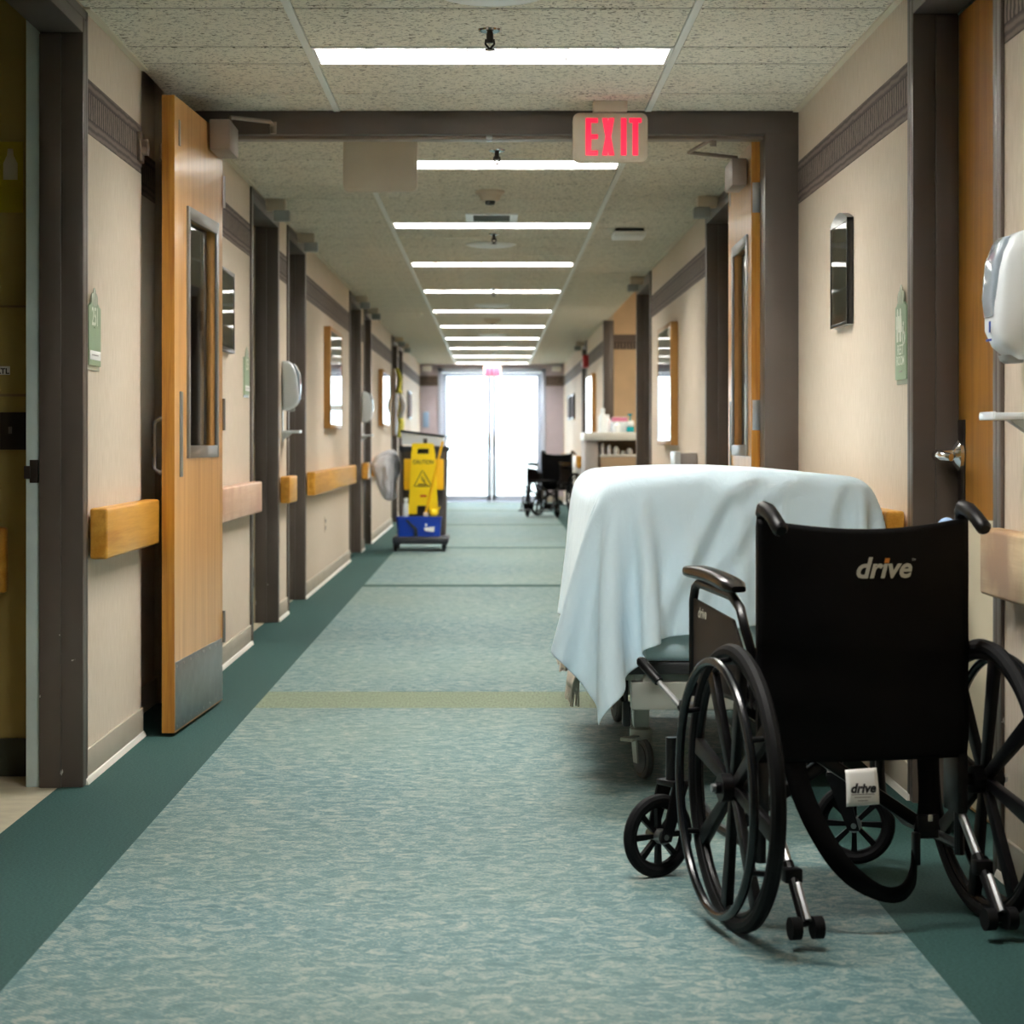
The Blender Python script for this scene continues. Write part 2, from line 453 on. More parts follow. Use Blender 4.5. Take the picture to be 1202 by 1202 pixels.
def text_mesh(s, size, shear=0.0, offset=0.0, extrude=0.0, sx=1.0):
    c = bpy.data.curves.new('lettering', 'FONT'); c.body = s; c.size = size; c.shear = shear; c.offset = offset; c.extrude = extrude
    c.align_x = 'CENTER'; c.align_y = 'CENTER'; c.resolution_u = 3
    t = bpy.data.objects.new('lettering_src', c); COL.objects.link(t)
    bpy.context.view_layer.update()
    dg = bpy.context.evaluated_depsgraph_get()
    me = bpy.data.meshes.new_from_object(t.evaluated_get(dg))
    bpy.data.objects.remove(t, do_unlink=True); bpy.data.curves.remove(c)
    for v in me.vertices: v.co.x *= sx
    me.materials.clear()
    return me
def text_obj(s, size, material, parent, M, name='lettering', fn=None, **k):
    me = text_mesh(s, size, **k)
    for v in me.vertices:
        q = M @ v.co
        v.co = fn(q) if fn else q
    return obj(name, me, material, parent)
# ------------------------------------------------------------------ setting
XL, XR, HC = -1.222, 1.200, 2.320
YB, YE = -2.6, 35.0           # behind the camera, end of the corridor
TH = 0.16
DOORH = 2.28
FZ0, FZ1 = 1.955, 2.12        # frieze
# floor
fl = obj('floor', MB().box(XL - 0.0645, XR + 0.02, YB, YE, -0.1, 0.0), 'carpet_border'); tag(fl, 'deep green carpet running along both sides of the corridor', 'floor', kind='structure')
ys = [YB, 7.98, 8.50, 14.62, 14.86, 19.9, 20.1, 25.4, 25.6, 30.6, 30.8, YE]
for i in range(0, len(ys), 2):
    obj('carpet_panel', MB().box(-0.915, 0.858, ys[i], ys[i + 1], -0.001, 0.0015), 'carpet_field', fl)
for i in range(1, len(ys) - 1, 2):
    obj('carpet_band', MB().box(-0.915, 0.858, ys[i], ys[i + 1], -0.001, 0.0012), 'carpet_band' if i == 1 else 'carpet_border', fl)

# walls with openings: (y0, y1)
L_DOORS = [(4.95, 6.20), (10.50, 11.80), (12.37, 13.50), (17.75, 19.20), (19.72, 20.80), (25.20, 26.50), (27.05, 28.10)]
RECESS = (7.235, 8.14)
R_DOORS = [(4.90, 5.93), (10.40, 11.60), (15.70, 17.20), (26.40, 27.60)]
ALC = (17.36, 22.30)
def spans(y0, y1, holes):
    out, c = [], y0
    for a, b in sorted(holes):
        out.append((c, a)); c = b
    out.append((c, y1)); return out
l_sp = spans(YB, YE, L_DOORS + [RECESS]); r_sp = spans(YB, YE, R_DOORS + [ALC])
mb = MB()
for a, b in l_sp: mb.box(XL - TH, XL, a, b, 0, HC + 0.15)
for a, b in L_DOORS: mb.box(XL - TH, XL, a, b, DOORH, HC + 0.15)
mb.box(XL - 0.21, XL - 0.10, RECESS[0] - 0.01, RECESS[1] + 0.01, 0, HC + 0.15)
wl = obj('wall_left', mb, 'wallpaper'); tag(wl, 'beige papered wall with doorways along the side of the tall wooden fire door', 'wall', kind='structure')
mb = MB()
for a, b in r_sp: mb.box(XR, XR + TH, a, b, 0, HC + 0.15)
for a, b in R_DOORS: mb.box(XR, XR + TH, a, b, DOORH, HC + 0.15)
wr = obj('wall_right', mb, 'wallpaper'); tag(wr, 'beige papered wall behind the draped bed and the wheelchair', 'wall', kind='structure')
for a, b in l_sp:
    if b < 3: continue
    a = max(a, 3.0)
    obj('wallpaper_border', MB().box(XL - 0.002, XL + 0.0015, a, b, FZ0, FZ1), 'frieze', wl)
    s = obj('baseboard', MB().box(XL - 0.004, XL + 0.008, a, b, 0.012, 0.10, 0.003), 'cove_base', wl)
    obj('baseboard_toe', MB().prism([(XL - 0.002, 0.0), (XL + 0.018, 0.0), (XL + 0.012, 0.016), (XL - 0.002, 0.024)], 'y', a, b), 'cove_toe', s)
    obj('ceiling_angle', MB().box(XL, XL + 0.022, a, b, HC - 0.006, HC + 0.004), 'angle_trim', wl)
obj('wallpaper_border', MB().box(XL - 0.102, XL - 0.0985, RECESS[0], RECESS[1], FZ0, FZ1), 'frieze', wl)
obj('baseboard', MB().box(XL - 0.102, XL - 0.092, RECESS[0], RECESS[1], 0.0, 0.10), 'cove_base', wl)
for a, b in r_sp:
    if b < 3: continue
    a = max(a, 2.6)
    obj('wallpaper_border', MB().box(XR - 0.0015, XR + 0.002, a, b, FZ0, FZ1), 'frieze', wr)
    s = obj('baseboard', MB().box(XR - 0.008, XR + 0.004, a, b, 0.012, 0.10, 0.003), 'cove_base', wr)
    obj('baseboard_toe', MB().prism([(XR + 0.002, 0.0), (XR - 0.018, 0.0), (XR - 0.012, 0.016), (XR + 0.002, 0.024)], 'y', a, b), 'cove_toe', s)
    obj('ceiling_angle', MB().box(XR - 0.022, XR, a, b, HC - 0.006, HC + 0.004), 'angle_trim', wr)
tag(obj('wall_behind', MB().box(XL - TH, XR + TH, YB - 0.1, YB, 0, HC + 0.15), 'wallpaper'), 'unseen beige papered wall added behind the camera to contain the light', 'wall', kind='structure')  # out of view, added to keep light inside the corridor

# rooms behind the doorways
def room(n, side, y0, y1, wallm, x_deep=1.6, floor_m='room_tile', zc=2.42):
    s = -1 if side == 'L' else 1
    xa = (XL - TH) if side == 'L' else (XR + TH)
    xb = xa + s * x_deep
    X0, X1 = min(xa, xb), max(xa, xb)
    mb = MB()
    t = 0.05
    fx = xb if s > 0 else xb - t
    mb.box(fx, fx + t, y0 - t, y1 + t, 0, zc)
    mb.box(X0, X1, y0 - t, y0, 0, zc); mb.box(X0, X1, y1, y1 + t, 0, zc)
    r = obj('wall_room', mb, wallm); tag(r, n, 'wall', kind='structure')
    obj('room_ceiling', MB().box(X0, X1, y0 - t, y1 + t, zc, zc + t), 'ceiling_tile', r)
    obj('room_floor', MB().box(X0 - 0.0, X1 + (TH if s < 0 else 0) * 0.6, y0, y1, -0.1, 0.0), floor_m, r)
    obj('room_base', MB().box(X0, X1, y1 - 0.012, y1 - 0.0005, 0, 0.115), 'room_dark_base', r)
    return r
r1 = room('dim yellow room wall seen through the nearest open doorway', 'L', 3.9, 6.37, 'room_wall')
obj('chair_rail_seam', MB().box(-2.9, XL - TH, 6.362, 6.371, 1.162, 1.170), 'seam', r1)
obj('chair_rail_seam', MB().box(-2.9, XL - TH, 6.362, 6.371, 1.435, 1.441), 'seam', r1)
room('room wall inside the first doorway past the fire door', 'L', 9.6, 11.97, 'room_wall')
room('room wall inside the doorway after the white dispenser', 'L', 12.1, 14.2, 'room_wall')
room('room wall inside the doorway before the cart', 'L', 17.0, 19.35, 'room_wall')
room('room wall inside the doorway beside the cart', 'L', 19.5, 21.4, 'room_wall')
room('room wall inside the doorway hung with yellow gowns', 'L', 24.6, 26.75, 'room_wall')
room('room wall inside the doorway nearest the end doors', 'L', 26.9, 28.9, 'room_wall')

# door frames
def door_frame(n, side, y0, y1, label, hinge=False, strike=False, face=0.032, ret='frame_pale', leaf=None):
    s = -1 if side == 'L' else 1
    xw = XL if side == 'L' else XR
    d = thing('door_%d' % n, label, 'door frame', (xw, (y0 + y1) / 2, 0), kind='structure')
    xo = xw - s * 0.010                      # proud of the wall
    xi = xw + s * 0.118
    xk = xw + s * TH
    def bx(mb, xa, xb, *r): return mb.box(min(xa, xb), max(xa, xb), *r, 0.003)
    J = 0.045
    for nm, ya, yb, sg in (('far_jamb', y1 - J, y1, -1), ('near_jamb', y0, y0 + J, 1)):
        j = obj('jamb', bx(MB(), xo, xi, ya, yb, 0, DOORH), 'frame_brown', d)
        ym = ya if sg < 0 else yb
        obj('stop', bx(MB(), xo + s * 0.064, xi, min(ym, ym + sg * 0.012), max(ym, ym + sg * 0.012), 0, DOORH - 0.05), 'frame_brown', j)
        yf0, yf1 = (y1 - 0.004, y1 + face) if sg < 0 else (y0 - face, y0 + 0.004)
        obj('casing', bx(MB(), xo, xw, yf0, yf1, 0, DOORH + 0.03), 'frame_brown', j)
        rr = obj('rear_return', bx(MB(), xi, xk, ya + 0.002, yb, 0, DOORH), ret, j)
        if sg < 0 and strike:
            obj('strike_plate', MB().box(xi - 0.030, xi - 0.004, ya - 0.002, ya + 0.004, 0.902, 0.97, 0.001).box(xk - 0.004, xi - 0.028, ya - 0.006, ya + 0.004, 0.914, 0.952, 0.001), 'dark_bronze', j)
        if sg < 0 and hinge:
            for z in (0.20, 1.02, 1.95): obj('hinge', MB().box(min(xi + s * 0.008, xi + s * 0.030), max(xi + s * 0.008, xi + s * 0.030), ya - 0.004, ya + 0.006, z, z + 0.11, 0.001), 'dark_bronze', j)
    h = obj('head', bx(MB(), xo, xi, y0 + J, y1 - J, DOORH - J, DOORH), 'frame_brown', d)
    obj('casing', bx(MB(), xo, xw, y0 - face, y1 + face, DOORH, DOORH + 0.03), 'frame_brown', h)
    return d
door_frame(1, 'L', *L_DOORS[0], 'dark brown metal door frame around the dim yellow room', strike=True)
door_frame(2, 'L', *L_DOORS[1], 'dark brown door frame just past the open wooden fire door', hinge=True, ret='frame_cream')
door_frame(3, 'L', *L_DOORS[2], 'dark brown door frame just past the first white wall dispenser', ret='frame_cream')
door_frame(4, 'L', *L_DOORS[3], 'dark brown door frame after the long wooden handrail', ret='frame_cream')
door_frame(5, 'L', *L_DOORS[4], 'dark brown door frame close to the cleaning cart', ret='frame_cream')
door_frame(6, 'L', *L_DOORS[5], 'dark brown door frame hung with yellow gowns', ret='frame_cream')
door_frame(7, 'L', *L_DOORS[6], 'dark brown door frame closest to the glass doors', ret='frame_cream')
dR = door_frame(8, 'R', *R_DOORS[0], 'dark brown door frame around the wooden restroom door')
d9 = door_frame(9, 'R', *R_DOORS[1], 'dark brown door frame behind the open fire door with the hinges')
d10 = door_frame(10, 'R', *R_DOORS[2], 'tall dark brown door frame beside the nurse alcove')
d11 = door_frame(11, 'R', *R_DOORS[3], 'dark brown door frame under the red fire alarm')
# closed leaves in the right-hand frames
def closed_leaf(par, y0, y1, nice):
    xa, xb = XR + 0.119, XR + 0.158
    lf = obj('door_leaf', MB().box(xa, xb, y0 + 0.05, y1 - 0.05, 0.01, DOORH - 0.05, 0.002), 'old_door_wood', par)
    if nice:
        obj('kick_plate', MB().box(xa - 0.003, xa + 0.001, y0 + 0.06, y1 - 0.10, 0.02, 0.815, 0.001), 'frame_cream', lf)
        yl = y1 - 0.10
        obj('lock_plate', MB().box(xa - 0.004, xa + 0.001, yl - 0.035, yl + 0.045, 0.83, 1.085, 0.001), 'dark_bronze', lf)
        zc = 0.985
        mb = MB().lathe([(0.044, 0), (0.044, 0.010), (0.032, 0.020), (0.019, 0.026), (0.016, 0.062), (0.018, 0.070), (0.006, 0.080)], n=20, M=Matrix.Translation((xa - 0.004, yl, zc)) @ Matrix.Rotation(-PI / 2, 4, 'Y'))
        mb.tube([(xa - 0.066, yl, zc), (xa - 0.074, yl - 0.012, zc), (xa - 0.078, yl - 0.06, zc + 0.002), (xa - 0.076, yl - 0.105, zc - 0.002), (xa - 0.060, yl - 0.125, zc - 0.004)], [0.015, 0.016, 0.014, 0.0125, 0.011], 10)
        obj('lever_handle', mb, 'chrome', lf)
    return lf
closed_leaf(dR, *R_DOORS[0], True)
closed_leaf(d9, *R_DOORS[1], False); closed_leaf(d10, *R_DOORS[2], False); closed_leaf(d11, *R_DOORS[3], False)

# alcove of the nurse station
ax0, ax1 = XR, 2.9
mb = MB().box(ax1, ax1 + 0.05, ALC[0] - 0.05, ALC[1] + 0.05, 0, 2.75).box(XR + TH, ax1, ALC[0] - 0.05, ALC[0], 0, 2.75).box(XR, XR + TH, ALC[0] - 0.002, ALC[0], 0, 2.75)
mb.box(XR + 0.10, ax1, ALC[1] - 0.015, ALC[1] + 0.05, 0, 2.75)
al = obj('wall_alcove', mb, 'tan_wall'); tag(al, 'warm tan wall with border inside the nurse station alcove', 'wall', kind='structure')
obj('wallpaper_border', MB().box(XR + 0.10, ax1, ALC[1] - 0.017, ALC[1] - 0.013, 2.01, 2.17), 'frieze', al)
obj('alcove_ceiling', MB().box(XR, ax1, ALC[0], ALC[1], 2.70, 2.75).box(XR - 0.0, XR + 0.03, ALC[0], ALC[1], HC, 2.70), 'ceiling_tile', al)
obj('alcove_floor', MB().box(XR - 0.02, ax1, ALC[0], ALC[1], -0.1, 0.0), 'carpet_border', al)
obj('alcove_post', MB().box(XR - 0.01, XR + 0.10, ALC[1] - 0.03, ALC[1] + 0.05, 0, HC, 0.003), 'frame_brown', al)
obj('alcove_lamp', MB().box(1.75, 2.35, 19.0, 20.4, 2.690, 2.70, 0.002), 'alcove_glow', al)

# end wall with double glass doors
DX0, DX1, DZ = -0.915, 0.895, 2.250
mb = MB().box(XL - TH, DX0, YE, YE + 0.15, 0, HC + 0.15).box(DX1, XR + TH, YE, YE + 0.15, 0, HC + 0.15).box(DX0, DX1, YE, YE + 0.15, DZ, HC + 0.15)
we = obj('wall_end', mb, 'lavender_wall'); tag(we, 'lavender grey wall on both sides of the glass exit doors', 'wall', kind='structure')
for a, b in ((XL, DX0), (DX1, XR)):
    obj('wallpaper_border', MB().box(a, b, YE - 0.0015, YE + 0.001, FZ0, FZ1 + 0.01), 'frieze', we)
    obj('baseboard', MB().box(a, b, YE - 0.008, YE + 0.001, 0, 0.1), 'cove_base', we)
ed = thing('door_12', 'bright double glass exit doors at the end of the corridor', 'door', (0, YE, 0), kind='structure')
obj('frame', MB().box(DX0, DX0 + 0.07, YE - 0.02, YE + 0.12, 0, DZ, 0.004).box(DX1 - 0.07, DX1, YE - 0.02, YE + 0.12, 0, DZ, 0.004).box(DX0, DX1, YE - 0.02, YE + 0.12, DZ - 0.07, DZ, 0.004).box(DX0, DX1, YE - 0.01, YE + 0.12, 0, 0.012), 'aluminium', ed)
cx = (DX0 + DX1) / 2
for a, b, sg in ((DX0 + 0.072, cx - 0.003, 1), (cx + 0.003, DX1 - 0.072, -1)):
    lf = obj('door_leaf', MB().box(a, a + 0.075, YE + 0.03, YE + 0.075, 0.015, DZ - 0.075, 0.004).box(b - 0.075, b, YE + 0.03, YE + 0.075, 0.015, DZ - 0.075, 0.004).box(a, b, YE + 0.03, YE + 0.075, 0.015, 0.11, 0.004).box(a, b, YE + 0.03, YE + 0.075, DZ - 0.135, DZ - 0.075, 0.004), 'aluminium', ed)
    obj('pane', MB().box(a + 0.07, b - 0.07, YE + 0.048, YE + 0.056, 0.11, DZ - 0.135), 'pane', lf)
    hx = b - 0.03 if sg > 0 else a + 0.03
    obj('pull_handle', MB().tube([(hx - sg * 0.0, YE + 0.03, 0.95), (hx, YE - 0.03, 0.95), (hx, YE - 0.03, 1.13), (hx, YE + 0.03, 1.13)], 0.011, 8).box(hx - 0.03, hx + 0.03, YE + 0.024, YE + 0.031, 0.93, 1.15, 0.002), 'steel', lf)
    px = b - 0.25 if sg > 0 else a + 0.26
    pz = 1.52 if sg > 0 else 1.54
    obj('notice', MB().box(px - 0.16, px + 0.16, YE + 0.040, YE + 0.043, pz, pz + 0.10), 'paper', lf)
# outside
go = obj('ground_outside', MB().box(-30, 30, YE + 0.15, 120, -0.2, -0.02), 'concrete'); tag(go, 'sunlit pale paving outside the glass doors', 'paving', kind='structure')

mb = MB().box(-3.4, -3.3, YB - 0.3, YE + 0.12, -0.2, 3.0).box(3.3, 3.4, YB - 0.3, YE + 0.12, -0.2, 3.0).box(-3.4, 3.4, YB - 0.3, YE + 0.12, 3.0, 3.1).box(-3.4, 3.4, YB - 0.3, YE + 0.12, -0.2, -0.11).box(-3.4, 3.4, YB - 0.4, YB - 0.3, -0.2, 3.1)  # added shell out of view, stops sky light leaking through gaps
mb.box(-3.4, XL - TH, YE + 0.02, YE + 0.12, -0.2, 3.1).box(XR + TH, 3.4, YE + 0.02, YE + 0.12, -0.2, 3.1).box(XL - TH, XR + TH, YE + 0.02, YE + 0.12, HC + 0.1, 3.1)
tag(obj('wall_light_block', mb, 'concrete'), 'unseen shell added around the corridor and its rooms to block sky light', 'wall', kind='structure')
for a, b in R_DOORS: obj('threshold', MB().box(XR, XR + TH + 0.3, a, b, -0.1, 0.0), 'carpet_border', fl)
obj('threshold', MB().box(XL - 0.12, XL - 0.0645, RECESS[0], RECESS[1], -0.1, 0.0), 'carpet_border', fl)
# ceiling: plenum, tee grid, single tiles
cl = obj('ceiling', MB().box(XL - 0.1, XR + 0.1, YB, YE + 0.1, HC + 0.14, HC + 0.2), 'plenum'); tag(cl, 'suspended ceiling of pitted off-white tiles in a metal grid', 'ceiling', kind='structure')
L0, LP = 6.835, 2.743
XM = (-0.610, 0.610)
for x in XM: obj('main_tee', MB().box(x - 0.012, x + 0.012, YB, YE, HC - 0.004, HC + 0.03, 0.001), 'tbar', cl)
rows = []
k = -4
while L0 + k * LP < YE:
    y = L0 + k * LP
    rows.append((y, y + 0.305, k))
    for i in range(4): rows.append((y + 0.305 + i * 0.6095, y + 0.305 + (i + 1) * 0.6095, None))
    k += 1
lamps = []
tile_cache = {}
for (a, b, lk) in rows:
    if b < -2.5: continue
    if lk is not None: lamps.append((a, b, lk))
    if b < 4.6 or a > YE: 
        if a > YE: continue
    b = min(b, YE)
    for ci, (x0, x1) in enumerate(((XL, XM[0] - 0.012), (XM[0] + 0.012, XM[1] - 0.012), (XM[1] + 0.012, XR))):
        if lk is not None and ci == 1: continue
        # HEADER pocket keeps tiles whole
        key = (ci, round(b - a, 3))
        if key not in tile_cache:
            tile_cache[key] = MB().box(-(x1 - x0) / 2 + 0.001, (x1 - x0) / 2 - 0.001, -(b - a) / 2 + 0.010, (b - a) / 2 - 0.010, 0, 0.02, 0.003, 1).mesh('ceiling_tile')
            finish(tile_cache[key]); tile_cache[key].materials.append(MATS['ceiling_tile'])
        o = bpy.data.objects.new('ceiling_tile', tile_cache[key]); COL.objects.link(o); o.parent = cl
        o.location = ((x0 + x1) / 2, (a + b) / 2, HC + 0.001)
    obj('shaded_cross_tee', MB().box(XL, XR, a - 0.011, a + 0.011, HC + 0.004, HC + 0.03), 'shaded_cross_tee', cl)

# recessed troffers
def troffer_meshes():
    W, D, H = 1.17, 0.275, 0.085
    housing = MB()
    t = 0.006
    housing.box(-W / 2 - t, W / 2 + t, -D / 2 - t, -D / 2, 0.004, H + 0.03).box(-W / 2 - t, W / 2 + t, D / 2, D / 2 + t, 0.004, H + 0.03)
    housing.box(-W / 2 - t, -W / 2, -D / 2, D / 2, 0.004, H + 0.03).box(W / 2, W / 2 + t, -D / 2, D / 2, 0.004, H + 0.03)
    housing.box(-W / 2 - t, W / 2 + t, -D / 2 - t, D / 2 + t, H + 0.03, H + 0.036)
    rim = MB()
    rim.box(-0.597, 0.597, -0.149, -D / 2, -0.002, 0.006).box(-0.597, 0.597, D / 2, 0.149, -0.002, 0.006).box(-0.597, -W / 2, -D / 2, D / 2, -0.002, 0.006).box(W / 2, 0.597, -D / 2, D / 2, -0.002, 0.006)
    blades = [MB().box(-W / 2 + W * i / 7 - 0.0025, -W / 2 + W * i / 7 + 0.0025, -D / 2, D / 2, 0.004, 0.090).mesh('louvre_blade') for i in range(1, 7)]
    glow = MB().box(-W / 2 + 0.004, W / 2 - 0.004, -D / 2 + 0.012, D / 2 - 0.012, H + 0.006, H + 0.014)
    return housing.mesh('housing'), rim.mesh('rim'), blades, glow.mesh('tube_panel')
hm, rm, bl, gm = troffer_meshes()
for me, mm in [(hm, 'reflector'), (rm, 'white_enamel'), (gm, 'tube_glow')] + [(b, 'louvre') for b in bl]:
    finish(me); me.materials.append(MATS[mm])
ORD = ['second', 'third', 'fourth', 'fifth', 'sixth', 'seventh', 'eighth', 'ninth', 'tenth', 'eleventh']
for a, b, lk in lamps:
    if lk < NEAR_LAMPS: 
        obj('ceiling_tile', MB().box(XM[0] + 0.012, XM[1] - 0.012, a + 0.006, b - 0.006, HC + 0.001, HC + 0.021, 0.004, 1), 'ceiling_tile', cl); continue
    lab = 'recessed ceiling light in front of the exit sign, above the fire door header' if lk == 0 else ('recessed ceiling light out of view above the wheelchair' if lk < 0 else '%s recessed ceiling light strip counting from the camera along the corridor' % ORD[lk - 1])
    t = thing('ceiling_light', lab, 'ceiling light', (0, (a + b) / 2, HC), group='ceiling troffers')
    for nm, me in [('housing', hm), ('rim', rm), ('tube_panel', gm)] + [('louvre_blade', q) for q in bl]:
        o = bpy.data.objects.new(nm, me); COL.objects.link(o); o.parent = t

# fire door frame across the corridor
HY0, HY1, HZ = 8.145, 8.30, 2.228
hd = thing('door_13', 'dark brown fire door frame spanning the corridor under the exit sign', 'door frame', (0, HY0, 0), kind='structure')
obj('head', MB().box(XL, XR, HY0, HY1, HZ, HC, 0.003), 'frame_brown', hd)
obj('head_stop', MB().box(XL, XR, HY0 + 0.05, HY1 - 0.03, HZ - 0.012, HZ + 0.002, 0.002), 'closer_metal', hd)
obj('jamb', MB().box(1.068, XR, HY0, HY1, 0, HZ + 0.005, 0.003), 'frame_brown', hd)
obj('jamb', MB().box(XL - 0.10, -1.095, HY0, HY1, 0, HZ + 0.005, 0.003), 'frame_brown', hd)
obj('latch_strike', MB().box(-0.025, 0.0, HY0 + 0.02, HY0 + 0.06, HZ - 0.022, HZ + 0.002, 0.002), 'steel', hd)

def fire_leaf(n, label, hinge, ang, w_, side):
    """local: x from hinge to free edge, +y faces the corridor"""
    t2, Ht = 0.022, 2.225
    d = thing('door_%d' % n, label, 'door', (hinge[0], hinge[1], 0), ang, kind='structure')
    wx0, wx1, wz0, wz1 = (w_ - 0.785, w_ - 0.235, 1.0, 1.83)
    mb = MB()
    mb.box(0, w_, -t2, t2, 0.014, wz0); mb.box(0, w_, -t2, t2, wz1, Ht); mb.box(0, wx0, -t2, t2, wz0, wz1); mb.box(wx1, w_, -t2, t2, wz0, wz1)
    lf = obj('door_leaf', mb, 'door_wood', d, local=True)
    obj('edge_band', MB().box(w_, w_ + 0.002, -t2, t2, 0.014, Ht).box(-0.002, 0, -t2, t2, 0.014, Ht), 'door_edge_wood', lf, local=True)
    fr = MB()
    for sgn in (1, -1):
        y0, y1 = (t2 - 0.001, t2 + 0.009) if sgn > 0 else (-t2 - 0.009, -t2 + 0.001)
        b = 0.035
        fr.box(wx0 - b + 0.01, wx0 + 0.01, y0, y1, wz0 - b, wz1 + b, 0.002).box(wx1 - 0.01, wx1 + b - 0.01, y0, y1, wz0 - b, wz1 + b, 0.002)
        fr.box(wx0, wx1, y0, y1, wz0 - b, wz0 + 0.01, 0.002).box(wx0, wx1, y0, y1, wz1 - 0.01, wz1 + b, 0.002)
    v = obj('vision_frame', fr, 'steel', d, local=True)
    obj('pane', MB().box(wx0, wx1, -0.004, 0.004, wz0, wz1), 'pane', v, local=True)
    kp = obj('kick_plate', MB().box(0.01, w_ - 0.01, t2 - 0.0005, t2 + 0.002, 0.02, 0.258, 0.0006), 'brushed_plate', d, local=True)
    sc = MB()
    for i in range(8):
        x = 0.03 + (w_ - 0.06) * i / 7
        for z in (0.035, 0.243): sc.cyl((x, t2 + 0.001, z), (x, t2 + 0.004, z), 0.005, n=8)
    obj('screws', sc, 'steel', kp, local=True)
    # pull on the back face, latch plates on the front
    zc = 1.01
    obj('pull_handle', MB().tube([(w_ - 0.10, -t2, zc - 0.09), (w_ - 0.10, -t2 - 0.03, zc - 0.095), (w_ - 0.10, -t2 - 0.048, zc - 0.08), (w_ - 0.10, -t2 - 0.048, zc + 0.08), (w_ - 0.10, -t2 - 0.03, zc + 0.095), (w_ - 0.10, -t2, zc + 0.09)], 0.009, 8), 'steel', d, local=True)
    obj('push_plate', MB().box(w_ - 0.135, w_ - 0.085, t2 - 0.001, t2 + 0.004, 0.90, 1.20, 0.0015), 'brushed_plate', d, local=True)
    obj('bolt_plate', MB().box(w_ - 0.095, w_ - 0.07, t2 - 0.001, t2 + 0.003, 2.06, 2.15, 0.0015), 'steel', d, local=True)
    for z in (0.30, 1.13, 2.00):
        h = obj('hinge', MB().box(-0.006, 0.0, -t2 + 0.004, t2 - 0.004, z - 0.06, z + 0.06, 0.001).cyl((-0.008, t2 + 0.004 if side == 'L' else -t2 - 0.004, z - 0.062), (-0.008, t2 + 0.004 if side == 'L' else -t2 - 0.004, z + 0.062), 0.007, n=10), 'steel', d, local=True)
    return d
# pose of the two leaves
la = math.atan2(7.255 - 8.135, -1.128 + 1.078)
lw = 0.90
f1 = fire_leaf(14, 'open honey wood fire door with narrow window and metal kick plate', (-1.078, 8.13), math.atan2(-0.93, -0.045), 0.93, 'L')
f2 = fire_leaf(15, 'wooden fire door seen edge on with metal hinges behind the bed', (1.058, 8.315), math.atan2(0.93, 0.014), 0.93, 'R')
# closers
def closer(par, box, pts):
    b = obj('door_closer', MB().box(*box, 0.006), 'closer_metal', par)
    obj('closer_arm', MB().tube(pts, 0.008, 8).cyl((pts[-1][0], pts[-1][1], pts[-1][2] - 0.03), (pts[-1][0], pts[-1][1], pts[-1][2] + 0.015), 0.013, n=10), 'closer_metal', b)
closer(f1, (-1.062, -0.985, 7.80, 8.06, 2.12, 2.235), [(-1.0, 7.94, 2.235), (-1.0, 7.94, 2.262), (-0.86, 8.05, 2.262), (-0.853, 8.09, 2.252)])
closer(f2, (0.968, 1.030, 8.40, 8.66, 2.060, 2.17), [(1.0, 8.5, 2.17), (1.0, 8.5, 2.185), (0.795, 8.42, 2.195), (0.875, 8.24, 2.225)])
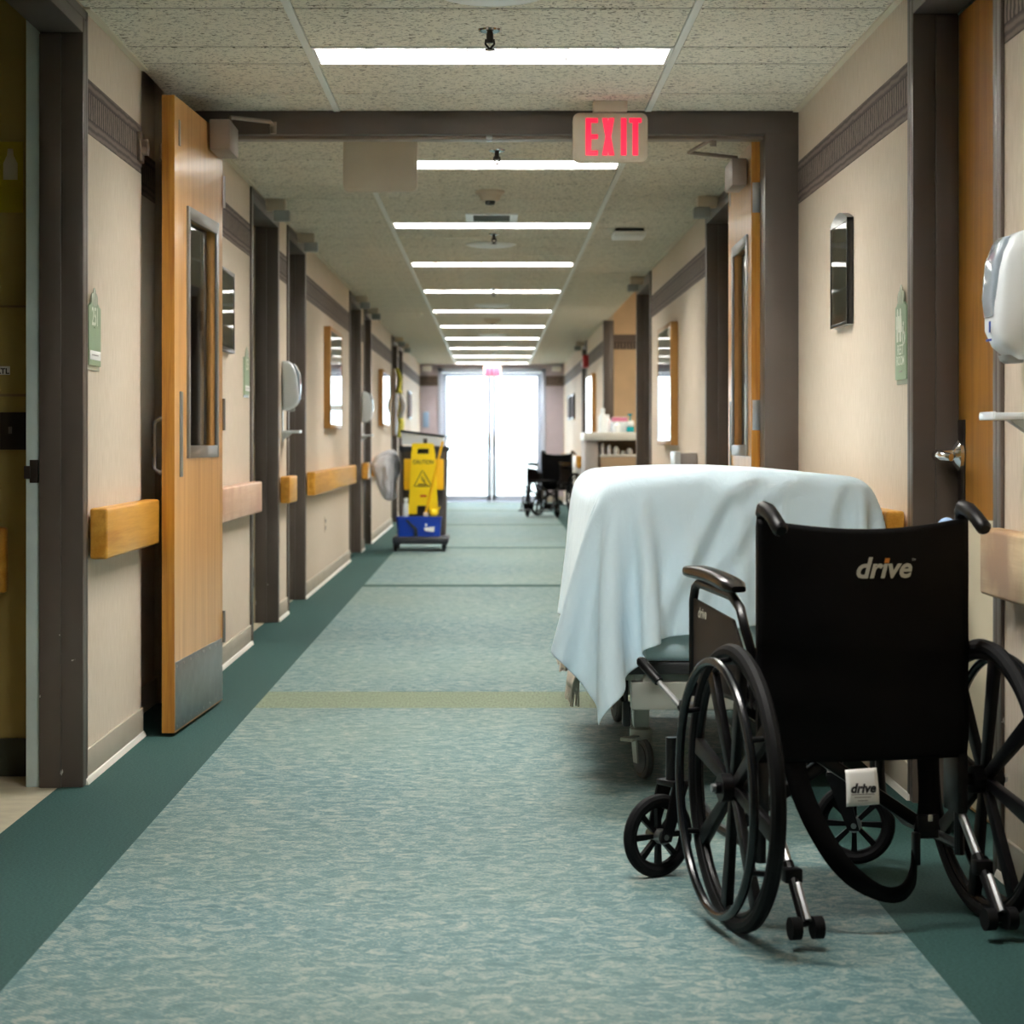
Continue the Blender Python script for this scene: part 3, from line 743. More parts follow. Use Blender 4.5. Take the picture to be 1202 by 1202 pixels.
# ------------------------------------------------------------------ bed with draped sheet
BX0, BX1, BY0, BY1 = 0.318, 1.100, 5.94, 7.94
bed = thing('hospital_bed', 'hospital bed on casters under the draped light blue sheet', 'bed', ((BX0 + BX1) / 2, (BY0 + BY1) / 2, 0))
mb = MB()
for x in (0.452, 0.966): mb.box(x - 0.022, x + 0.022, BY0 + 0.02, BY1 - 0.02, 0.30, 0.355, 0.005)
for y in (6.33, BY0 + 0.04, BY0 + 0.9, 7.60, BY1 - 0.04): mb.box(BX0 + 0.08, BX1 - 0.08, y - 0.025, y + 0.025, 0.255, 0.335, 0.005)
bf = obj('bed_frame', mb, 'bed_metal', bed)
obj('deck', MB().box(BX0 + 0.05, BX1 - 0.05, BY0 + 0.02, BY1 - 0.02, 0.356, 0.392, 0.006), 'bed_dark', bed)
for (x, y, sw) in ((0.452, 6.33, 0.35), (0.966, 6.33, -0.4), (0.452, 7.60, 0.2), (0.966, 7.60, -0.2)):
    lg = obj('leg', MB().box(x - 0.024, x + 0.024, y - 0.024, y + 0.024, 0.155, 0.33, 0.005), 'bed_metal', bed)
    R_ = Matrix.Translation((x, y, 0)) @ Matrix.Rotation(sw, 4, 'Z')
    ca = obj('caster', MB().lathe([(0.030, 0.118), (0.034, 0.124), (0.034, 0.150), (0.026, 0.158)], c=(x, y, 0), n=18), 'bed_metal', bed)
    for s in (-1, 1):
        m2 = MB().prism([(-0.016, 0.145), (0.018, 0.145), (-0.004, 0.050), (-0.034, 0.050)], 'x', s * 0.024 - 0.003, s * 0.024 + 0.003)
        bmesh.ops.transform(m2.bm, matrix=R_, verts=m2.bm.verts[:])
        obj('fork', m2, 'bed_metal', ca)
    m2 = MB().tube([(0.0, 0.0, 0.0)] * 0 or [(-0.016, -0.018 + 0.049 * math.cos(2 * PI * i / 28), 0.062 + 0.049 * math.sin(2 * PI * i / 28)) for i in range(28)], 0.013, 8, closed=True)
    for xx in (-0.016,):
        m2.cyl((-0.030, -0.018, 0.062), (-0.002, -0.018, 0.062), 0.044, n=24)
    m2.torus((0.016 - 0.016, -0.018, 0.062), (1, 0, 0), 0.03, 0.004, 20, 6)
    bmesh.ops.transform(m2.bm, matrix=R_ @ Matrix.Translation((0.016, 0, 0)), verts=m2.bm.verts[:])
    obj('caster_wheel', m2, 'caster_grey', ca)
    m2 = MB().box(-0.012, 0.012, -0.085, -0.02, 0.128, 0.134, 0.002).box(-0.022, 0.022, -0.095, -0.072, 0.122, 0.134, 0.003)
    bmesh.ops.transform(m2.bm, matrix=Matrix.Translation((x, y, 0)) @ Matrix.Rotation(sw - 0.9, 4, 'Z'), verts=m2.bm.verts[:])
    obj('brake_pedal', m2, 'bed_metal', ca)
obj('crank', MB().tube([(0.405, 6.30, 0.30), (0.405, 6.28, 0.17)], 0.006, 8).box(0.392, 0.418, 6.26, 6.29, 0.165, 0.24, 0.006), 'bed_dark', bed)
# mattress in a fitted sheet, rounded end bulging below the hem
def rbox_rings(x0, x1, y0, y1, zs, rad, n=10):
    out = []
    for z, ins in zs:
        X0, X1, Y0, Y1 = x0 + ins, x1 - ins, y0 + ins, y1 - ins
        r = max(rad - ins, 0.02)
        ring = []
        for cxx, cyy, a0 in ((X1 - r, Y1 - r, 0), (X0 + r, Y1 - r, PI / 2), (X0 + r, Y0 + r, PI), (X1 - r, Y0 + r, 1.5 * PI)):
            for i in range(n): 
                a = a0 + PI / 2 * i / (n - 1)
                ring.append((cxx + r * math.cos(a), cyy + r * math.sin(a), z))
        out.append(ring)
    return out
zs = [(0.392, 0.05), (0.394, 0.02), (0.41, 0.002), (0.44, -0.006), (0.50, -0.008), (0.54, 0.0), (0.575, 0.02), (0.59, 0.06)]
obj('mattress', MB().loft(rbox_rings(BX0 + 0.015, BX1 - 0.015, BY0 + 0.012, BY1, zs, 0.10)), 'mattress_sheet', bed, angle=60)
zs = [(0.59, 0.03), (0.62, 0.015), (0.76, 0.015), (0.83, 0.035), (0.865, 0.07), (0.88, 0.13)]
obj('bedding_pile', MB().loft(rbox_rings(BX0 + 0.02, BX1 - 0.02, BY0 + 0.02, BY1 - 0.04, zs, 0.12)), 'blanket', bed, angle=60)

# cloth solver: position based, collides with the covered bed
def drape(x0, x1, y0, y1, step, steps=300, iters=14, seed=3, floor=0.03, thick=0.012, grav=2.6, zst=0.955, jitter=0.004):
    nx = int(round((x1 - x0) / step)) + 1; ny = int(round((y1 - y0) / step)) + 1
    gx, gy = np.meshgrid(np.linspace(x0, x1, nx), np.linspace(y0, y1, ny), indexing='ij')
    rng = np.random.RandomState(seed)
    c = np.array([(BX0 + BX1) / 2, (BY0 + BY1) / 2])
    h = np.array([(BX1 - BX0) / 2, (BY1 - BY0) / 2])
    # the sheet lies a little askew and slack
    th = math.radians(5.0)
    rx_, ry_ = gx - c[0], gy - c[1]
    gx, gy = c[0] + (rx_ * math.cos(th) - ry_ * math.sin(th) * 0.5) * 0.972, c[1] + rx_ * math.sin(th) + ry_ * math.cos(th)
    over = np.maximum(gx - (BX1 + 0.012), 0)
    P = np.stack([gx - over, gy, zst - over], -1)
    P[..., 2] += 0.016 * np.sin(gx * 23 + gy * 9) + jitter * rng.randn(nx, ny)
    V = np.zeros_like(P)
    dx = (x1 - x0) / (nx - 1); dy = (y1 - y0) / (ny - 1); dd = math.hypot(dx, dy)
    cons = []
    def add(si, sj, rest, k):
        # slices of pairs (i,j)-(i+si,j+sj), coloured so no vertex is shared
        for ph in range(2):
            st = max(abs(si), abs(sj))
            if si != 0:
                ii = np.array([i for i in range(nx - abs(si)) if (i // abs(si)) % 2 == ph])
                jj = np.arange(ny - abs(sj)) + (abs(sj) if sj < 0 else 0)
            else:
                ii = np.arange(nx)
                jj = np.array([j for j in range(ny - sj) if (j // sj) % 2 == ph])
            if len(ii) == 0 or len(jj) == 0: continue
            A = np.ix_(ii, jj); B = np.ix_(ii + si, jj + sj)
            cons.append((A, B, rest, k))
    add(1, 0, dx, 1.0); add(0, 1, dy, 1.0); add(1, 1, dd, 0.55); add(1, -1, dd, 0.55)
    add(2, 0, 2 * dx, 0.04); add(0, 2, 2 * dy, 0.04)
    ROUND = 0.07
    def collide(P):
        z = P[..., 2]
        # left side leans outwards towards the floor
        lean = np.clip((0.86 - z) / 0.55, 0, 1.15) * 0.050
        lx = c[0] - h[0] - lean; rx = c[0] + h[0]
        mx = (lx + rx) / 2; hx = (rx - lx) / 2
        crown = 0.018 * np.cos(np.clip((P[..., 0] - c[0]) / h[0], -1, 1) * PI / 2)
        top = 0.905 + crown
        qx = np.abs(P[..., 0] - mx) - (hx - ROUND); qy = np.abs(P[..., 1] - c[1]) - (h[1] - ROUND); qz = z - (top - ROUND)
        ox = np.maximum(qx, 0); oy = np.maximum(qy, 0); oz = np.maximum(qz, 0)
        out = np.sqrt(ox * ox + oy * oy + oz * oz)
        ins = np.minimum(np.maximum(np.maximum(qx, qy), qz), 0)
        sd = out + ins - ROUND
        pen = thick - sd
        hit = pen > 0
        n = np.zeros_like(P)
        o_ok = out > 1e-6
        sx = np.sign(P[..., 0] - mx); sy = np.sign(P[..., 1] - c[1])
        n[..., 0] = np.where(o_ok, sx * ox / np.maximum(out, 1e-6), 0); n[..., 1] = np.where(o_ok, sy * oy / np.maximum(out, 1e-6), 0); n[..., 2] = np.where(o_ok, oz / np.maximum(out, 1e-6), 0)
        bx = (~o_ok) & (qx >= qy) & (qx >= qz); by = (~o_ok) & (qy > qx) & (qy >= qz); bz = (~o_ok) & ~(bx | by)
        n[..., 0] = np.where(bx, sx, n[..., 0]); n[..., 1] = np.where(by, sy, n[..., 1]); n[..., 2] = np.where(bz, 1, n[..., 2])
        P = P + n * np.where(hit, pen, 0)[..., None]
        # wall and floor
        P[..., 0] = np.minimum(P[..., 0], 1.129)
        P[..., 2] = np.maximum(P[..., 2], floor)
        return P, hit, n
    dt = 1 / 60.0
    pin = (gx > BX0 + 0.14) & (gx < BX1 - 0.12) & (gy > BY0 + 0.16) & (gy < BY1 - 0.05)
    P[..., 2] = np.where(pin, 0.905 + 0.018 * np.cos(np.clip((gx - c[0]) / h[0], -1, 1) * PI / 2) + thick, P[..., 2])
    PIN = P.copy()
    def fric(Q, hit, n, P):
        k = (hit * np.where(n[..., 2] > 0.6, 0.97, 0.5))[..., None]
        d = Q - P
        t = d - n * (d * n).sum(-1, keepdims=True)
        return Q - t * k
    for s in range(steps):
        damp = 0.985 if s < steps * 0.6 else 0.93
        V *= damp; V[..., 2] -= grav * dt
        Q = P + V * dt
        for it in range(iters):
            for A, B, rest, k in cons:
                a = Q[A]; b = Q[B]
                d = b - a
                l = np.sqrt((d * d).sum(-1, keepdims=True)) + 1e-9
                cr = d * ((l - rest) / l * 0.5 * k)
                Q[A] = a + cr; Q[B] = b - cr
            Q[pin] = PIN[pin]
            if it % 3 == 2: Q = fric(*collide(Q), P)
        Q, hit, n = collide(Q)
        Q = fric(Q, hit, n, P)
        Q[pin] = PIN[pin]
        V = (Q - P) / dt
        V[hit] *= 0.6
        P = Q
    return P
def cloth_obj(name, P, material, label, cat, solid=0.003):
    nx, ny = P.shape[:2]
    me = bpy.data.meshes.new(name)
    idx = np.arange(nx * ny).reshape(nx, ny)
    F = np.stack([idx[:-1, :-1], idx[1:, :-1], idx[1:, 1:], idx[:-1, 1:]], -1).reshape(-1, 4)
    me.from_pydata(P.reshape(-1, 3).tolist(), [], F.tolist())
    o = obj(name, me, material, angle=180)
    md = o.modifiers.new('solid', 'SOLIDIFY'); md.thickness = solid; md.offset = 1.0
    md = o.modifiers.new('smooth', 'SUBSURF'); md.levels = 1; md.render_levels = 1
    return tag(o, label, cat)
SP = drape(BX0 - SHEET[0], BX1 + 0.22, BY0 - SHEET[1], BY1 + 0.08, 0.0225)
def folds(P):
    """two long diagonal folds pulled across the near flap towards its low corner"""
    out = P.copy()
    for curve, amp, wd in (([(0.80, 0.93), (0.755, 0.905), (0.661, 0.85), (0.588, 0.704), (0.527, 0.583), (0.49, 0.47)], 0.024, 0.030), ([(0.96, 0.93), (0.88, 0.90), (0.78, 0.845), (0.71, 0.74), (0.64, 0.64), (0.60, 0.55)], 0.016, 0.026), ([(1.04, 0.92), (1.0, 0.88), (0.95, 0.80), (0.90, 0.72)], 0.010, 0.024), ([(0.46, 0.90), (0.43, 0.82), (0.40, 0.66)], 0.008, 0.022)):
        C = np.array(curve)
        t = np.linspace(0, len(C) - 1, 120)
        i = np.minimum(t.astype(int), len(C) - 2); f = (t - i)[:, None]
        S = C[i] * (1 - f) + C[i + 1] * f
        T = C[i + 1] - C[i]; T /= np.linalg.norm(T, axis=1, keepdims=True)
        near = (P[..., 1] < BY0 + 0.07)
        q = P[near]
        d = q[:, None, [0, 2]] - S[None]
        j = np.argmin((d ** 2).sum(-1), axis=1)
        dv = d[np.arange(len(q)), j]; tv = T[j]
        sd = dv[:, 0] * tv[:, 1] - dv[:, 1] * tv[:, 0]        # signed distance
        along = t[j] / (len(C) - 1)
        fade = np.clip(np.minimum(along * 4, (1 - along) * 4 + 0.25), 0, 1)
        end = np.clip(1 - (np.sqrt((dv ** 2).sum(-1)) - np.abs(sd)) / 0.04, 0, 1)
        prof = np.exp(-((sd - wd * 0.55) / (wd * 0.75)) ** 2) - 0.55 * np.exp(-((sd + wd * 0.75) / (wd * 0.7)) ** 2)
        k = amp * prof * fade * end * np.clip((BY0 + 0.07 - q[:, 1]) / 0.05, 0, 1)
        o_ = out[near]; o_[:, 1] -= np.maximum(k, -0.008); out[near] = o_
    return out
SP = folds(SP)
# blanket hanging out below the sheet on the aisle side
def bl(u, v):
    y = 6.10 + 1.35 * u
    z = 0.80 - 0.50 * v - 0.035 * math.sin(u * 9) * v
    lean = max(0.0, min(1.15, (0.86 - z) / 0.55)) * 0.050
    x = BX0 - lean - 0.004 - (0.030 * v * (0.5 + 0.5 * math.sin(u * 26 + 1.0)) if z < 0.40 else 0.0) * min(1, (0.40 - z) / 0.08 if z < 0.40 else 0)
    return (x, y, z)
b_ = obj('blanket', MB().grid(bl, 60, 30), 'blanket', angle=180); md = b_.modifiers.new('solid', 'SOLIDIFY'); md.thickness = 0.004; md.offset = 0
tag(b_, 'beige fringed blanket hanging below the sheet on the aisle side of the bed', 'blanket')
fr = MB()
for i in range(110):
    q = bl((i + 0.5) / 110, 1.0)
    fr.tube([q, (q[0] + random.uniform(-.006, .004), q[1] + random.uniform(-.008, .008), q[2] - 0.035 - random.random() * 0.012)], 0.0022, 4)
obj('fringe', fr, 'blanket', b_)
cloth_obj('bed_sheet', SP, 'sheet', 'light blue bed sheet draped over the bed with one corner hanging low', 'sheet')

# ------------------------------------------------------------------ wheelchairs
def wheel_parts(par, x, R, side, name='rear_wheel'):
    w_ = obj(name, MB().torus((x, 0, R), (1, 0, 0), R - 0.0165, 0.0165, 64, 10), 'tyre', par, local=True)
    obj('rim', MB().torus((x, 0, R), (1, 0, 0), R - 0.036, 0.0085, 64, 8), 'black_plastic', w_, local=True)
    obj('hub', MB().cyl((x - 0.032, 0, R), (x + 0.032, 0, R), 0.030, n=20).cyl((x + side * 0.032, 0, R), (x + side * 0.042, 0, R), 0.013, n=14), 'black_plastic', w_, local=True)
    obj('axle_nut', MB().cyl((x + side * 0.040, 0, R), (x + side * 0.050, 0, R), 0.009, n=6), 'steel', w_, local=True)
    for i in range(8):
        a = 2 * PI * (i + 0.25) / 8
        c, s = math.cos(a), math.sin(a)
        m2 = MB().prism([(-0.011, 0.02), (0.011, 0.02), (0.019, R - 0.036), (-0.019, R - 0.036)], 'x', -0.009, 0.009, 0.003)
        bmesh.ops.transform(m2.bm, matrix=Matrix.Translation((x, 0, R)) @ Matrix.Rotation(a, 4, 'X'), verts=m2.bm.verts[:])
        obj('spoke', m2, 'black_plastic', w_, local=True)
    hx = x + side * 0.043
    obj('handrim', MB().torus((hx, 0, R), (1, 0, 0), 0.263, 0.0098, 64, 10), 'handrim', w_, local=True)
    tb = MB()
    for i in range(6):
        a = 2 * PI * (i + 0.5) / 6
        tb.cyl((hx, 0.263 * math.cos(a), R + 0.263 * math.sin(a)), (x, 0.269 * math.cos(a), R + 0.269 * math.sin(a)), 0.006, n=8)
    obj('handrim_tab', tb, 'black_plastic', w_, local=True)
def caster(par, x, y, yaw, R=0.098):
    M = Matrix.Translation((x, y, 0)) @ Matrix.Rotation(yaw, 4, 'Z')
    def T(m2):
        bmesh.ops.transform(m2.bm, matrix=M, verts=m2.bm.verts[:]); return m2
    c = obj('front_caster', T(MB().torus((0, 0, R), (1, 0, 0), R - 0.014, 0.014, 40, 10).torus((0, 0, R), (1, 0, 0), R - 0.026, 0.008, 40, 8)), 'tyre', par, local=True)
    for i in range(8):
        a = 2 * PI * i / 8
        m2 = MB().prism([(-0.005, 0.012), (0.005, 0.012), (0.0075, R - 0.026), (-0.0075, R - 0.026)], 'x', -0.006, 0.006)
        bmesh.ops.transform(m2.bm, matrix=Matrix.Translation((0, 0, R)) @ Matrix.Rotation(a, 4, 'X'), verts=m2.bm.verts[:])
        obj('spoke', T(m2), 'black_plastic', c, local=True)
    obj('hub', T(MB().cyl((-0.026, 0, R), (0.026, 0, R), 0.018, n=16).cyl((-0.034, 0, R), (0.034, 0, R), 0.007, n=8)), 'steel', c, local=True)
    fk = MB()
    for s in (-1, 1):
        fk.prism([(-0.014, R - 0.012), (0.014, R - 0.012), (0.066, 2 * R + 0.02), (0.022, 2 * R + 0.02)], 'x', s * 0.030 - 0.003, s * 0.030 + 0.003)
    fk.box(-0.033, 0.033, 0.020, 0.066, 2 * R + 0.016, 2 * R + 0.030, 0.003).cyl((0, 0.043, 2 * R + 0.03), (0, 0.043, 2 * R + 0.13), 0.016, n=14)
    f = obj('fork', T(fk), 'black_paint', c, local=True)
def wheelchair(label, loc, rotz, cas, logo=True, foot=False, antitip=True, lock=True):
    ch = thing('wheelchair', label, 'wheelchair', loc, rotz, group='folding wheelchairs in the corridor')
    R = 0.300
    for s in (-1, 1): wheel_parts(ch, s * 0.28, R, s)
    for c in cas: caster(ch, *c)
    r = 0.0115
    for s in (-1, 1):
        x = s * 0.222
        obj('push_cane', MB().tube([(x, 0.0, 0.14), (x, 0.0, 0.60), (x, 0.0, 0.845), (x, -0.008, 0.872), (x, -0.03, 0.884)], r, 10), 'black_paint', ch, local=True)
        gp = [(x, -0.004, 0.872), (x, -0.02, 0.884), (x, -0.05, 0.880), (x, -0.085, 0.866), (x, -0.125, 0.845), (x, -0.132, 0.841)]
        obj('push_grip', MB().tube(gp, [0.0135, 0.0165, 0.0165, 0.0155, 0.0165, 0.011], 12), 'black_plastic', ch, local=True)
        obj('side_frame', MB().tube([(x, 0, 0.16), (x, 0.30, 0.16), (x, 0.44, 0.19), (x, 0.455, 0.24), (x, 0.455, 0.42), (x, 0.43, 0.46), (x, 0.38, 0.468), (x, 0, 0.468)], r, 10).cyl((x, 0, R), (s * 0.27, 0, R), 0.014, n=12).box(x - 0.012, x + 0.012, -0.02, 0.06, R - 0.07, R + 0.06, 0.004).cyl((x, 0.475, 0.20), (x, 0.475, 0.36), 0.017, n=12), 'black_paint', ch, local=True)
        # armrest
        xa = s * 0.243
        ar = obj('armrest', MB().tube([(xa, 0.425, 0.44), (xa, 0.425, 0.66), (xa, 0.41, 0.69), (xa, 0.38, 0.702), (xa, 0.13, 0.690), (xa, 0.075, 0.668), (xa, 0.045, 0.63), (xa * 0.95, 0.035, 0.58), (xa * 0.93, 0.03, 0.46)], 0.0105, 10), 'black_paint', ch, local=True)
        prof = []
        for i in range(13):
            t = i / 12.0
            y = 0.085 + t * 0.375
            hw = 0.026 * (1 - 0.5 * abs(2 * t - 1) ** 8) + 0.003 * math.cos(2 * PI * t)
            hh = 0.015 * (1 - 0.55 * abs(2 * t - 1) ** 8)
            z = 0.708 + 0.018 * t + 0.008 * math.sin(PI * t)
            prof.append([(xa + hw * (abs(math.cos(a)) ** 0.6) * (1 if math.cos(a) > 0 else -1), y, z + hh * (abs(math.sin(a)) ** 0.6) * (1 if math.sin(a) > 0 else -1)) for a in [2 * PI * k / 20 for k in range(20)]])
        obj('arm_pad', MB().loft(prof), 'arm_pad', ar, local=True, angle=60)
        obj('skirt_guard', MB().prism([(0.04, 0.475), (0.415, 0.475), (0.415, 0.665), (0.12, 0.640), (0.06, 0.585), (0.045, 0.53)], 'x', xa - 0.003, xa + 0.003), 'skirt_panel', ar, local=True)
        if logo:
            text_obj('drive', 0.032, 'logo_silver', ar, Matrix.Translation((xa + s * 0.0038, 0.345, 0.635)) @ (Matrix.Rotation(-PI / 2, 4, 'Z') if s < 0 else Matrix.Rotation(PI / 2, 4, 'Z')) @ Matrix.Rotation(PI / 2, 4, 'X'), name='maker_label', shear=0.3, offset=0.001).matrix_parent_inverse = Matrix.Identity(4)
        if antitip:
            xt = -0.192 if s < 0 else 0.225
            at = obj('anti_tipper', MB().tube([(xt, 0.0, 0.235), (xt, -0.012, 0.222), (xt, -0.115, 0.128)], 0.0095, 10), 'steel', ch, local=True)
            obj('tipper_sleeve', MB().tube([(xt, -0.085, 0.155), (xt, -0.118, 0.125), (xt, -0.19, 0.052)], 0.0115, 10).box(xt - 0.019, xt + 0.019, -0.125, -0.095, 0.120, 0.150, 0.004), 'black_plastic', at, local=True)
            obj('tipper_strip', MB().tube([(xt + 0.004, -0.135, 0.122), (xt + 0.004, -0.196, 0.060)], 0.0085, 8), 'steel', at, local=True)
            for k in (-1, 1): obj('tipper_wheel', MB().cyl((xt + k * 0.013, -0.195, 0.046), (xt + k * 0.034, -0.195, 0.046), 0.023, n=18), 'tyre', at, local=True)
        if lock:
            xl = s * 0.262
            lk = obj('wheel_lock', MB().tube([(xl, 0.33, 0.43), (xl, 0.43, 0.40), (xl + s * 0.006, 0.45, 0.412)], 0.008, 8).box(xl - 0.01, xl + 0.01, 0.29, 0.45, 0.40, 0.43, 0.003), 'black_paint', ch, local=True)
            A = Vector((s * 0.266, 0.45, 0.412)); B = Vector((s * 0.335, 0.564, 0.512))
            obj('lock_lever', MB().cyl(A, A + (B - A) * 0.6, 0.0065, n=10), 'steel', lk, local=True)
            obj('lock_grip', MB().tube([A + (B - A) * 0.52, A + (B - A) * 0.95, B], [0.0115, 0.0125, 0.007], 12), 'black_plastic', lk, local=True)
        if foot:
            xf = s * 0.225
            fr_ = obj('leg_rest', MB().tube([(xf, 0.475, 0.38), (xf, 0.52, 0.38), (xf * 1.0, 0.58, 0.30), (xf, 0.66, 0.11)], 0.011, 10), 'black_paint', ch, local=True)
            obj('foot_plate', MB().box(min(xf, xf - s * 0.15), max(xf, xf - s * 0.15), 0.60, 0.76, 0.085, 0.105, 0.006, M=None), 'black_plastic', fr_, local=True)
            obj('heel_strap', MB().box(min(xf, xf - s * 0.15), max(xf, xf - s * 0.15), 0.585, 0.592, 0.11, 0.19, 0.002), 'webbing', fr_, local=True)
    for z0, z1 in ((0.17, 0.455), (0.455, 0.17)):
        obj('cross_brace', MB().box(-0.235, 0.235, -0.012, 0.012, -0.014, 0.014, 0.004, M=Matrix.Translation((0, 0.20 + (0.02 if z0 < z1 else -0.02), 0.312)) @ Matrix.Rotation(-math.atan2(z1 - z0, 0.43), 4, 'Y')), 'black_paint', ch, local=True)
    def surf(x, z):
        u = max(-1, min(1, x / 0.222))
        return -0.014 - 0.030 * (1 - u * u) * (0.6 + 0.4 * math.sin(PI * max(0, min(1, (z - 0.34) / 0.54))))
    def back(u, v):
        x = -0.234 + 0.468 * u
        top = 0.862 - 0.022 * math.sin(PI * u)
        z = 0.352 + (top - 0.352) * v
        if z < 0.40: x *= 1 - 0.25 * (0.40 - z)
        return (x, surf(x, z) + 0.0025 * math.sin(z * 38 + x * 6) * (1 if z < .6 else .3), z)
    bk = obj('back_upholstery', MB().grid(back, 28, 40), 'black_vinyl', ch, local=True, angle=180)
    md = bk.modifiers.new('solid', 'SOLIDIFY'); md.thickness = 0.012; md.offset = 0
    obj('seat', MB().loft([[(xx, y, 0.478 + zz) for xx, zz in ((-0.232, 0.0), (-0.226, 0.022), (0, 0.012), (0.226, 0.022), (0.232, 0.0), (0, -0.012))] for y in (0.03, 0.05, 0.25, 0.42, 0.445)]), 'black_vinyl', ch, local=True, angle=60)
    if logo:
        fn = lambda q: Vector((q.x, surf(q.x, q.z) - 0.0085, q.z))
        M = Matrix.Translation((0.030, 0, 0.757)) @ Matrix.Rotation(PI / 2, 4, 'X')
        o = text_obj('drive', 0.060, 'logo_silver', bk, M, fn=fn, shear=0.28, offset=0.0016, sx=1.03)
        o.matrix_parent_inverse = Matrix.Identity(4)
        xs = [v.co.x for v in o.data.vertices]; zz = [v.co.z for v in o.data.vertices]
        mw = max(xs) - min(xs); 
        # orange dot of the i: the loose island above the middle stroke
        bm = bmesh.new(); bm.from_mesh(o.data)
        seen = set(); isl = []
        for v in bm.verts:
            if v in seen: continue
            st = [v]; comp = []
            while st:
                q = st.pop()
                if q in seen: continue
                seen.add(q); comp.append(q); st += [e.other_vert(q) for e in q.link_edges]
            isl.append(comp)
        small = min(isl, key=lambda c: (max(v.co.x for v in c) - min(v.co.x for v in c)) * (max(v.co.z for v in c) - min(v.co.z for v in c)))
        pts = [v.co.copy() for v in small]
        bmesh.ops.delete(bm, geom=small, context='VERTS'); bm.to_mesh(o.data); bm.free()
        cx_ = sum(q.x for q in pts) / len(pts); cz_ = sum(q.z for q in pts) / len(pts)
        y_ = surf(cx_, cz_) - 0.0085
        obj('letter_dot', MB().prism([(cx_ - 0.0062, cz_ - 0.005), (cx_ + 0.0042, cz_ - 0.005), (cx_ + 0.0066, cz_ + 0.005), (cx_ - 0.0038, cz_ + 0.005)], 'y', y_ - 0.0004, y_), 'logo_orange', bk, local=True)
        o = text_obj('TM', 0.007, 'logo_silver', bk, Matrix.Translation((0.030 + mw / 2 + 0.008, 0, 0.775)) @ Matrix.Rotation(PI / 2, 4, 'X'), fn=fn); o.matrix_parent_inverse = Matrix.Identity(4)
        # care tag
        def tg(u, v):
            return (-0.057 + 0.073 * u - 0.004 * v * (u - .5), -0.052 - 0.012 * (1 - v) - 0.004 * math.sin(PI * v), 0.264 + 0.075 * v + 0.003 * (u - .5))
        t = obj('care_tag', MB().grid(tg, 6, 8), 'paper', ch, local=True, angle=180)
        md = t.modifiers.new('solid', 'SOLIDIFY'); md.thickness = 0.0008
        ft = lambda q: Vector((q.x, -0.0685, q.z))
        o = text_obj('drive', 0.027, 'ink', t, Matrix.Translation((-0.022, 0, 0.300)) @ Matrix.Rotation(PI / 2, 4, 'X'), fn=ft, shear=0.2, offset=0.0012); o.matrix_parent_inverse = Matrix.Identity(4)
        ln = MB()
        for z, ww in ((0.288, 0.05), (0.282, 0.036), (0.275, 0.022)): ln.box(-0.022 - ww / 2, -0.022 + ww / 2, -0.0685, -0.0680, z - 0.0009, z + 0.0009)
        obj('small_print', ln, 'cabinet_grey', t, local=True)
        # lap belt hanging behind
        def ribbon(pts, wv, n=36, th=0.0022):
            P_ = [Vector(q) for q in pts]
            def cr(t):
                t = t * (len(P_) - 1); i = min(int(t), len(P_) - 2); f = t - i
                p0, p1, p2, p3 = P_[max(i - 1, 0)], P_[i], P_[i + 1], P_[min(i + 2, len(P_) - 1)]
                w0, w1 = Vector(wv[i]), Vector(wv[i + 1])
                return 0.5 * ((2 * p1) + (-p0 + p2) * f + (2 * p0 - 5 * p1 + 4 * p2 - p3) * f * f + (-p0 + 3 * p1 - 3 * p2 + p3) * f ** 3), w0.lerp(w1, f)
            def g(u, v):
                c_, w_ = cr(u); return c_ + w_ * (v - 0.5)
            return MB().grid(g, n, 2)
        st = obj('lap_belt', ribbon([(-0.165, -0.02, 0.40), (-0.150, -0.035, 0.31), (-0.125, -0.055, 0.235), (-0.085, -0.075, 0.160), (-0.040, -0.085, 0.112), (0.015, -0.085, 0.082), (0.062, -0.075, 0.080), (0.092, -0.06, 0.108), (0.100, -0.05, 0.150)],
                                    [(0.046, 0, 0.01), (0.046, 0, 0.012), (0.042, 0, 0.02), (0.034, -0.01, 0.026), (0.02, -0.022, 0.034), (0.0, -0.026, 0.036), (-0.01, -0.02, 0.040), (-0.016, -0.01, 0.040), (-0.012, 0, 0.03)]), 'webbing', ch, local=True, angle=180)
        md = st.modifiers.new('solid', 'SOLIDIFY'); md.thickness = 0.0022
        s2 = obj('lap_belt', ribbon([(0.142, -0.01, 0.42), (0.142, -0.02, 0.34), (0.140, -0.03, 0.26), (0.128, -0.035, 0.20)], [(0.046, 0, 0)] * 4, 16), 'webbing', ch, local=True, angle=180)
        md = s2.modifiers.new('solid', 'SOLIDIFY'); md.thickness = 0.0022
        obj('buckle', MB().box(0.112, 0.158, -0.045, -0.028, 0.185, 0.235, 0.004).box(0.100, 0.114, -0.052, -0.028, 0.13, 0.20, 0.004), 'black_plastic', s2, local=True)
        obj('buckle_mark', MB().box(0.132, 0.142, -0.0465, -0.0445, 0.222, 0.236, 0.001), 'logo_silver', s2, local=True)
    return ch
wheelchair('black folding wheelchair seen from behind, parked in front of the draped bed', (0.782, 4.41, 0), math.radians(11), [(-0.294, 0.545, math.radians(-68)), (0.214, 0.60, math.radians(66))])
tag(obj('folded_cloth', MB().ellipsoid((0.984, 4.502, 0.826), (0.026, 0.02, 0.034), 16, 12).ellipsoid((0.972, 4.507, 0.80), (0.022, 0.018, 0.03), 14, 10), 'sky_blue_cloth'), 'small pale blue cloth tucked behind the wheelchair backrest corner', 'cloth')
